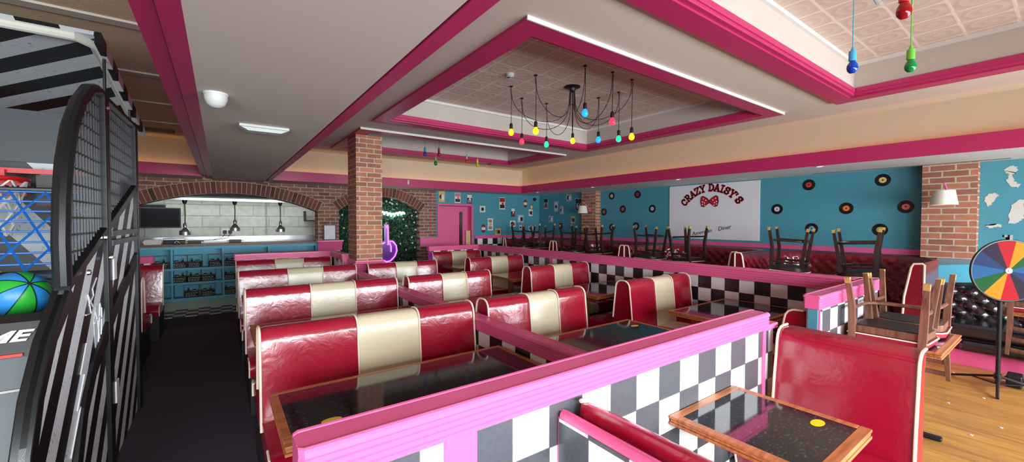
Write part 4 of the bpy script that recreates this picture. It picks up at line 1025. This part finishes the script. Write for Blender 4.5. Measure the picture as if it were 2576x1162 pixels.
# ================================================================ KITCHEN PASS
CB = mat('counter_blue', (96, 182, 210), .5, var=.03)
t = thing('serving_counter', 'blue serving counter with three open shelves under the kitchen arch', 'counter', (0, 0, 0))
X0, X1, YF, YK = -2.6, 1.655, 9.33, 9.58
obj('back_panel', B(X0, X1, YK, YK+.03, .19, 1.14), CB, t)
for z in (.19, .47, .73): obj('shelf', B(X0, X1, YF, YK, z-.02 if z > .2 else z-.03, z+.02), CB, t)
obj('shelf', B(X0, X1, YF, YK, 1.09, 1.14), CB, t)
for x in (X0, -1.5, -.72, .02, .76, X1-.03): obj('divider', B(x, x+.03, YF+.002, YK, .21, 1.09), CB, t)
obj('plinth', B(X0, X1, YF+.03, YK, 0.005, .16), mat('pale_green_plinth', (150, 170, 156), .6), t, lab='pale green plinth')
obj('wood_top', B(X0, X1+.01, YF-.05, 9.9, 1.14, 1.175), wood('counter_top', (96, 58, 40), (140, 92, 64)), t, lab='brown wooden counter top')
WIRE = mat('crate_wood', (112, 96, 78), .7); CHALK = mat('chalkboard', (34, 36, 40), .8); CHW2 = mat('chalk_marks', (200, 202, 200), .9)
JAR = mat('jar_glass', (206, 214, 214), .12); JLID = mat('jar_metal', (60, 62, 66), .25, .6)
def crate(lb, loc, group):
    t = thing('crate', lb, 'crate', loc, 0, group)
    obj('basket', MB().box(-.105, .105, -.07, -.06, .005, .10).box(-.105, .105, .06, .07, .005, .10).box(-.105, -.097, -.06, .06, .005, .10).box(.097, .105, -.06, .06, .005, .10).box(-.1, .1, -.06, .06, .0, .012), WIRE, t)
    obj('handle', MB().box(-.105, -.097, -.06, -.05, .10, .20).box(.097, .105, -.06, -.05, .10, .20).box(-.105, .105, -.06, -.05, .20, .21), WIRE, t)
    obj('sign', B(-.1, .1, -.076, -.0705, .005, .095), CHALK, t, lab='black chalkboard front')
    mk = MB(); random.seed(int(loc[0]*997+loc[2]*313))
    for k in range(3):
        x = -.08
        while x < .06:
            w = random.uniform(.012, .035); mk.box(x, x+w, -.0775, -.0762, .066-.024*k, .074-.024*k); x += w+.01
    obj('chalk_writing', mk, CHW2, t, smooth=False); t.scale = (1.06, 1, 1.12)
    return t
levels = [(.755, [-.86, -.60, -.385, -.08, .14, .36, .58, .84, 1.06, 1.28, 1.5], 'top shelf'), (.495, [-1.06, -.60, -.40, -.19, .12, .34], 'middle shelf'), (.215, [-.44, -.20, .12, .36], 'bottom shelf')]
j0 = None; g0 = None; dcr = None; first = True
for z, xs_, nm_ in levels:
    for i, x in enumerate(xs_):
        z_ = z-.005+.0
        lbl = 'wooden crate with a chalkboard front on the blue counter %s, %s from the left' % (nm_, ['first', 'second', 'third', 'fourth', 'fifth', 'sixth', 'seventh', 'eighth', 'ninth', 'tenth', 'eleventh'][i])
        crate(lbl, (x, 9.43, z_), 'crates on the counter')
        for k in range(2):
            px = x-.045+.085*k
            if j0 is None:
                j0 = thing('condiment_jar', 'small pale jar standing in a crate on the blue counter', 'jar', (px, 9.43, z_+.0125), 0, 'jars in the crates')
                obj('body', MB().lathe([(.028, 0), (.032, .01), (.032, .09), (.022, .105)], 12), JAR, j0); obj('lid', MB().lathe([(.024, .105), (.024, .125), (0, .127)], 12), JLID, j0)
            elif g0 is None:
                g0 = thing('sauce_bottle', 'small dark bottle standing in a crate on the blue counter', 'bottle', (px, 9.43, z_+.0125), 0, 'bottles in the crates')
                obj('body', MB().lathe([(.026, 0), (.028, .01), (.028, .085), (.012, .115), (.011, .14)], 12), mat('bottle_dark', (30, 26, 26), .1), g0); obj('cap', MB().lathe([(.013, .14), (.013, .155), (0, .156)], 10), CHROME, g0)
            else: dup(j0 if (i+k) % 2 else g0, (px, 9.43, z_+.0125))
# heat lamps on the steel rail, kitchen wall fittings
tag(obj('steel_rail', MB().box(-1.4, 1.3, 9.86, 9.94, 1.995, 2.045).box(-1.3, -1.26, 9.88, 9.92, 2.045, 2.62).box(1.22, 1.26, 9.88, 9.92, 2.045, 2.62), STEEL), 'long steel rail above the kitchen pass', 'rail')
for k, lb in enumerate(('left post', 'right post')): pass
tag(obj('extractor_hood', MB().prism([(10.0, 2.08), (10.99, 2.08), (10.99, 2.61), (10.3, 2.61)], 'x', -2.6, 2.1), mat('hood_grey', (110, 116, 120), .4, .5)), 'dark grey extractor hood over the kitchen', 'hood')
for x, zb, lb in ((-.545, 1.33, 'left'), (.24, 1.40, 'middle'), (1.04, 1.37, 'right')):
    t = thing('heat_lamp', 'chrome heat lamp hanging over the pass, %s of three' % lb, 'heat lamp', (x, 9.9, zb), 0, 'heat lamps over the pass')
    obj('lamp_shade', MB().lathe([(.088, 0), (.09, .05), (.085, .085), (.05, .13), (.032, .15), (.03, .21), (.02, .23), (0, .232)], 24), STEEL, t)
    obj('cord', MB().tube([(0, 0, .225), (.004, 0, .4), (0, 0, 1.995-zb-.05)], .01, 8), BLACK, t)
    obj('mount', MB().lathe([(.025, 1.995-zb-.07), (.04, 1.995-zb-.02), (.04, 1.995-zb)], 14), BLACK, t)
for lb, x, y, z, w, h, rz in (('larger black screen hanging in the kitchen, nearest the left heat lamp', -.95, 10.5, 1.66, .62, .40, .05), ('black screen hanging at the far left of the kitchen', -1.2, 10.75, 1.75, .62, .36, -.06)):
    t = thing('kitchen_screen', lb, 'screen', (x, y, z), rz)
    obj('casing', B(-w/2, w/2, -.02, .03, -h/2, h/2), BLACK, t, bev=.006); obj('screen', B(-w/2+.02, w/2-.02, -.022, -.0205, -h/2+.02, h/2-.02), mat('screen_off', (14, 12, 22), .55, spec=.2), t)
    obj('bracket', B(-.03, .03, .03, 11.0-y-.001, -.04, .04), BLACKM, t)
t = thing('double_socket', 'white double socket with black plugs on the kitchen block wall', 'socket', (.13, 10.985, 1.36))
obj('plate', B(-.11, .11, -.01, .014, -.07, .07), WHITE, t, bev=.006)
for x in (-.05, .05): obj('plug', B(x-.035, x+.035, -.06, -.0105, -.045, .035), BLACK, t, bev=.008); obj('plug_cable', MB().tube([(x, -.05, -.045), (x-.05, -.05, -.13), (x-.22, -.06, -.17), (x-.5, -.1, -.178)], .006, 6), BLACK, t)
tag(obj('steel_worktop', MB().box(-2.4, 2.25, 10.5, 10.99, 1.12, 1.16).box(-2.4, 2.25, 10.97, 10.99, 1.16, 1.26).box(-2.4, -2.36, 10.55, 10.95, 0, 1.12).box(2.2, 2.24, 10.55, 10.95, 0, 1.12), STEEL), 'steel worktop along the kitchen block wall', 'worktop')
for lb, x in (('small dark grill plate with side handles behind the middle heat lamp', .24), ('dark tray with handles behind the left heat lamp', -.40), ):
    t = thing('serving_pan', lb, 'pan', (x, 9.78, 1.176)); obj('pan', B(-.10, .10, -.05, .05, 0, .055), BLACKM, t, bev=.006)
    for s in (-1, 1): obj('handle', MB().tube([(s*.10, -.02, .035), (s*.135, -.02, .04), (s*.135, .02, .04), (s*.10, .02, .035)], .005, 6), BLACKM, t)
t = thing('service_bell', 'chrome service bell on the wooden counter top', 'bell', (-.64, 9.42, 1.176)); obj('bell_base', MB().lathe([(.05, 0), (.05, .012), (.04, .016)], 18), BLACK, t); obj('dome', MB().lathe([(.042, .017), (.038, .035), (.02, .05), (.004, .054), (.004, .064), (0, .065)], 18), CHROME, t)
tag(obj('takeaway_box', MB().prism([(-.11, 0), (.11, 0), (.13, .05), (.10, .085), (-.10, .085), (-.13, .05)], 'y', -.08, .08), mat('foam_white', (226, 224, 214), .6)), 'white foam food box on the counter top by the arch edge', 'box').location = (-.98, 9.62, 1.176)
t = thing('toaster_grill', 'flat black and steel grill machine on the counter behind the white box', 'grill', (-.70, 9.80, 1.176)); obj('body', B(-.16, .16, -.06, .08, 0, .06), BLACKM, t, bev=.006); obj('lid', B(-.16, .16, -.06, .08, .062, .10), STEEL, t, bev=.01)
t = thing('wall_shelf', 'dark wooden wall shelf at the right of the kitchen', 'shelf', (1.90, 10.86, 1.60)); obj('board', B(-.25, .25, -.13, .13, 0, .025), DARK, t); obj('side', B(-.25, -.23, -.13, .13, .025, .24), DARK, t)
tag(obj('kettle', MB().lathe([(.06, 0), (.065, .05), (.05, .11), (.02, .13), (0, .14)], 16), STEEL), 'small dark kettle on the kitchen wall shelf', 'kettle').location = (2.0, 10.86, 1.626)
tag(obj('wall_pipe', MB().tube([(.87, 10.985, 1.30), (.87, 10.985, 2.06)], .012, 8), mat('pipe_grey', (150, 152, 150), .5)), 'thin grey pipe running up the kitchen block wall', 'pipe')

# ================================================================ BASKETBALL ARCADE MACHINE
STR = stripes('machine_stripes', 'yz', 1, -.935, .33, .5, (20, 18, 22), (236, 244, 250)); STRX = stripes('canopy_stripes', 'xy', 1, 1, .34, .5, (20, 22, 28), (196, 206, 212)); STRB = stripes('backboard_stripes', 'xz', 1, .75, .5, .5, (24, 26, 32), (190, 200, 208)); STRE = stripes('edge_stripes', 'yz', 1, 0, .36, .5, (20, 20, 24), (214, 220, 222), off=.78)
BM = thing('basketball_arcade_machine', 'black and white striped basketball arcade machine with mesh cage', 'arcade machine', (-1.15, 3.5, 0))
def mo(name, mb, m, **k):
    mb.xf(Matrix.Translation((1.15, -3.5, 0))); return obj(name, mb, m, BM, **k)
XS = -.576; XL = -1.75
front = [(2.16, 0), (2.16, .45), (2.22, .734), (2.31, .92), (2.48, 1.11), (2.74, 1.29)]
diag = [(3.52, 1.525), (4.62, 1.87)]
rearp = (4.62, 0)
mo('side_panel', MB().prism(front+diag+[rearp], 'x', XS-.03, XS-.012), STR)
# black edging: curved front nose, diagonal rail, posts
def plate(poly_, x0, x1, name, m=BLACKM, **k): return mo(name, MB().prism(poly_, 'x', x0, x1), m, **k)
ins = [(y+.06, z-.03) for y, z in front]; plate(front+[(2.82, 1.235)]+ins[::-1][1:], XS-.055, XS+.004, 'front_edging', bev=.006)
plate([(2.72, 1.27), (2.74, 1.325), (4.66, 1.915), (4.66, 1.85)], XS-.05, XS+.008, 'diagonal_rail', bev=.006)
mo('post', B(XS-.05, XS+.012, 3.50, 3.60, 0, 2.39), BLACKM, bev=.006); mo('post', B(XS-.05, XS+.012, 4.60, 4.70, 0, 2.42), BLACKM, bev=.006)
for y0, y1 in ((3.62, 4.6),):
    mo('hinge_rail', B(XS-.02, XS+.014, y0, y1, 1.50, 1.535), mat('gunmetal', (92, 96, 98), .4, .5)); mo('hinge_rail', B(XS-.02, XS+.014, y0, y1, 1.44, 1.475), mat('gunmetal', (92, 96, 98), .4, .5))
sw = [(4.66, 1.30), (4.2, 1.16), (3.75, 1.02), (3.45, .90), (3.15, .78), (2.95, .62), (2.82, .40), (2.76, .0)]
mb = MB(); vs = []; fs = []
for i, (y, z) in enumerate(sw):
    a = sw[max(0, i-1)]; b_ = sw[min(len(sw)-1, i+1)]; dx, dz = b_[0]-a[0], b_[1]-a[1]; L = math.hypot(dx, dz); ny, nz_ = -dz/L*.05, dx/L*.05
    for sx in (XS-.02, XS+.006): vs += [(sx, y+ny, z+nz_), (sx, y-ny, z-nz_)]
for i in range(len(sw)-1):
    o = i*4; p = o+4
    fs += [(o+2, o+3, p+3, p+2), (o, p, p+1, o+1), (o, o+2, p+2, p), (o+1, p+1, p+3, o+3)]
mo('swoosh', mb.add(vs, fs), BLACK, smooth=False)
arc = [(3.56, 2.385), (3.42, 2.38), (3.25, 2.335), (3.06, 2.22), (2.90, 2.06), (2.80, 1.88), (2.75, 1.70), (2.725, 1.50), (2.735, 1.30)]
mo('arc_tube', MB().tube([(XS-.02, y, z) for y, z in arc], .033, 10), BLACKM)
mo('top_tube', MB().tube([(XS-.02, 3.52, 2.37), (XS-.02, 4.66, 2.40)], .032, 8), BLACKM)
def zlo(y): return 1.29+(y-2.74)*.306
def zhi(y):
    if y > 3.42: return 2.38
    for (a, b_) in zip(arc[1:-1], arc[2:]):
        if b_[0] <= y <= a[0]: return b_[1]+(a[1]-b_[1])*(y-b_[0])/(a[0]-b_[0]+1e-6)
    return 1.5
mb = MB(); y = 2.80
while y < 4.6:
    mb.box(XS-.027, XS-.019, y-.005, y+.005, zlo(y), zhi(y)); y += .06
z = 1.36
while z < 2.37:
    yy = [2.76+.02*k for k in range(94)]; yy = [q for q in yy if zlo(q) < z < zhi(q)]
    if yy: mb.box(XS-.033, XS-.025, min(yy), max(yy), z-.005, z+.005)
    z += .085
mo('cage_mesh', mb, BLACKM, smooth=False)
for i, (yy, zz) in enumerate(((3.55, 2.30), (3.0, 1.33), (3.55, 1.37), (3.40, 1.50))): mo('bolt', MB().lathe([(.016, 0), (.014, .012), (0, .016)], 10, (0, 0, 0), 0, Matrix.Translation((XS+.012, yy, zz)) @ Matrix.Rotation(PI/2, 4, 'Y')), CHROME)
for zz in (.42, 1.22): mo('hinge', B(XS+.012, XS+.02, 3.6, 3.68, zz, zz+.14), mat('hinge_white', (226, 228, 226), .4))
# ball print on the panel
pr_ = [(0, .16), (.08, .15), (.14, .06), (.13, -.1), (.06, -.26), (0, -.36), (-.06, -.3), (-.12, -.12), (-.14, .04), (-.08, .14)]
mo('ball_print', MB().prism([(3.33+a*.75, 1.0+b_*.75) for a, b_ in pr_], 'x', XS-.0115, XS-.0095), mat('print_grey', (214, 226, 234), .5), smooth=False)
mb = MB()
for q in ([(3.25, 1.08), (3.30, 1.02), (3.34, .9), (3.34, .78)], [(3.36, 1.11), (3.33, 1.0), (3.30, .86)], [(3.40, 1.08), (3.39, .98), (3.36, .84)], [(3.23, 1.02), (3.33, 1.04), (3.43, 1.0)]): mb.tube([(XS-.008, a, b_) for a, b_ in q], .004, 4)
for q in ([(3.2, 1.12), (3.1, 1.2), (3.16, 1.09), (3.05, 1.10)], [(3.05, .95), (2.93, .82), (3.0, .80), (2.86, .66), (2.92, .66), (2.74, .48)], [(3.30, 1.27), (3.2, 1.22), (3.22, 1.18), (3.12, 1.14)]): mb.tube([(XS-.008, a, b_) for a, b_ in q], .004, 4)
mo('print_lines', mb, mat('print_white', (226, 230, 232), .5), smooth=False)
# canopy
can = [(3.42, 2.70), (5.15, 2.44), (5.15, 2.46), (3.43, 2.725)]
mo('canopy', MB().prism(can, 'x', XL, XS-.02), STRX)
mo('canopy_side', MB().prism([(3.42, 2.655), (5.16, 2.395), (5.16, 2.465), (3.44, 2.73)], 'x', XS-.018, XS+.01), STRE, lab='striped right edge')
mo('front_tube', MB().tube([(XL, 3.44, 2.68), (XS-.1, 3.44, 2.68), (XS-.03, 3.52, 2.67), (XS-.03, 5.1, 2.43)], .028, 10), mat('tube_white', (214, 220, 206), .4))
for y in (3.62, 4.5): mo('strut', MB().tube([(XS-.01, y, 2.36), (XS-.01, y, 2.68-(y-3.44)*.15)], .008, 6), BLACKM)
# backboard, rim, nets
mo('backboard', B(XL, XS-.06, 4.62, 4.66, 2.04, 2.43), mat('backboard_slate', (62, 70, 76), .45)); mo('backboard_lower', B(XL, XS-.06, 4.62, 4.66, 1.2, 2.038), STRB)
mo('rail_bar', B(XL, XS-.06, 4.30, 4.33, 1.93, 1.965), mat('hoop_red', (206, 26, 28), .35), lab='red cross bar')
rm = mat('hoop_red', (206, 26, 28), .35); cx_, cy_ = -1.24, 4.08
mo('rim', MB().tube([(cx_+.2*math.cos(2*PI*i/28), cy_+.2*math.sin(2*PI*i/28), 1.87) for i in range(28)], .014, 8, closed=True), rm)
mo('rim_bracket', MB().box(cx_-.05, cx_+.05, cy_+.19, 4.30, 1.80, 1.95).box(cx_-.16, cx_+.16, 4.22, 4.30, 1.84, 1.87).box(cx_-.16, cx_+.16, 4.22, 4.30, 1.77, 1.79), rm)
def net(c, r0, r1, z0, z1, nrow, ncol, col, nm_, rad=.006):
    mb = MB()
    for s in (1, -1):
        for k in range(ncol):
            pts = []
            for i in range(nrow+1):
                f = i/nrow; a = 2*PI*(k+s*f*nrow*.5)/ncol; r = r0+(r1-r0)*f; pts.append((c[0]+r*math.cos(a), c[1]+r*math.sin(a), z0+(z1-z0)*f))
            mb.tube(pts, rad, 4)
    mo(nm_, mb, col)
net((cx_, cy_), .2, .12, 1.865, 1.50, 5, 10, mat('net_white', (226, 228, 226), .7), 'hoop_net')
mo('net_plate', B(-.98, XS-.05, 4.0, 4.03, 1.70, 1.90), BLACK)
bl_ = mat('net_blue', (24, 104, 190), .5); mb = MB()
for k in range(9): z = 1.77-.058*k; mb.tube([(XL, 3.62-.045*k, z), (XS-.08, 3.62-.045*k, z)], .006, 5)
for s in (1, -1):
    x = XL-.5
    while x < XS+.4:
        a = Vector((x, 3.62, 1.77)); b_ = Vector((x+s*.30, 3.25, 1.30)); pts = []
        for k in range(9):
            p = a.lerp(b_, k/8)
            if XL < p.x < XS-.08: pts.append(p[:])
        if len(pts) > 1: mb.tube(pts, .0065, 4)
        x += .14
mo('blue_net', mb, bl_); mo('net_bar', MB().tube([(XL, 3.63, 1.785), (XS-.06, 3.63, 1.785)], .013, 6), BLACKM); mo('net_bar', MB().tube([(XL, 3.24, 1.295), (XS-.06, 3.24, 1.295)], .013, 6), STEEL)
# ball trough and front apron
mo('ball_trough', MB().prism([(2.62, 1.10), (3.25, 1.14), (4.6, 1.22), (4.6, 1.16), (2.62, 1.04)], 'x', XL, XS-.04), mat('trough_grey', (70, 76, 80), .6))
mo('apron', MB().prism([(2.60, 1.17), (2.64, 1.20), (2.64, 1.035), (2.56, 1.03)], 'x', XL, XS-.06), BLACK)
tx = text_mesh('TIME', .062, .001, .35, .002)
tx.xf(Matrix(((1.6, 0, 0, -.775), (0, .28, -1, 2.574), (0, .96, .28, 1.115), (0, 0, 0, 1)))); mo('apron_lettering', tx, WHITE, smooth=False)
mo('apron_line', B(XL, XS-.10, 2.553, 2.562, 1.035, 1.047), mat('apron_red', (206, 40, 30), .4))
mo('front_board', MB().prism([(2.56, 1.03), (2.60, 1.02), (2.30, .0), (2.24, .0)], 'x', XL, XS-.06), mat('front_grey', (74, 82, 86), .5))
mb = MB()
for f in (.12, .52): mb.tube([(XL, 2.56-.32*f-.006, 1.03*(1-f)), (XS-.08, 2.56-.32*f-.006, 1.03*(1-f))], .006, 4)
mo('trim_line', mb, mat('line_grey', (170, 170, 164), .5))
mo('other_side_panel', MB().prism(front+diag+[rearp], 'x', XL-.03, XL), STR)
BB = [mat('ball_green', (36, 160, 50), .4), mat('ball_blue', (40, 130, 200), .4), mat('ball_seam', (16, 30, 24), .5)]
def ball(lb, x, y, z, r, rot):
    t = thing('basketball', lb, 'ball', (x, y, z), 0); t.rotation_euler = rot
    g, b_ = MB(), MB(); n = 16
    for lune in range(8):
        mb = g if lune % 2 == 0 else b_; vs = []; fs = []
        for i in range(n+1):
            th = PI*i/n
            for j in range(5):
                a = 2*PI*(lune+j/4)/8; vs.append((r*math.sin(th)*math.cos(a), r*math.sin(th)*math.sin(a), r*math.cos(th)))
        for i in range(n):
            for j in range(4): fs.append((i*5+j, (i+1)*5+j, (i+1)*5+j+1, i*5+j+1))
        mb.add(vs, fs)
    obj('green_panels', g, BB[0], t); obj('blue_panels', b_, BB[1], t)
    s = MB()
    for k in range(4): s.tube([(r*math.sin(2*PI*i/40)*math.cos(k*PI/4), r*math.sin(2*PI*i/40)*math.sin(k*PI/4), r*math.cos(2*PI*i/40)) for i in range(40)], .0028, 4, closed=True)
    obj('seams', s, BB[2], t)
ball('green and blue basketball in the machine trough, nearest its side panel', -.80, 2.98, 1.238, .115, (.9, .5, .3))
ball('green and blue basketball in the trough at the left photo edge', -1.045, 2.98, 1.238, .115, (1.3, -.4, 1.0))
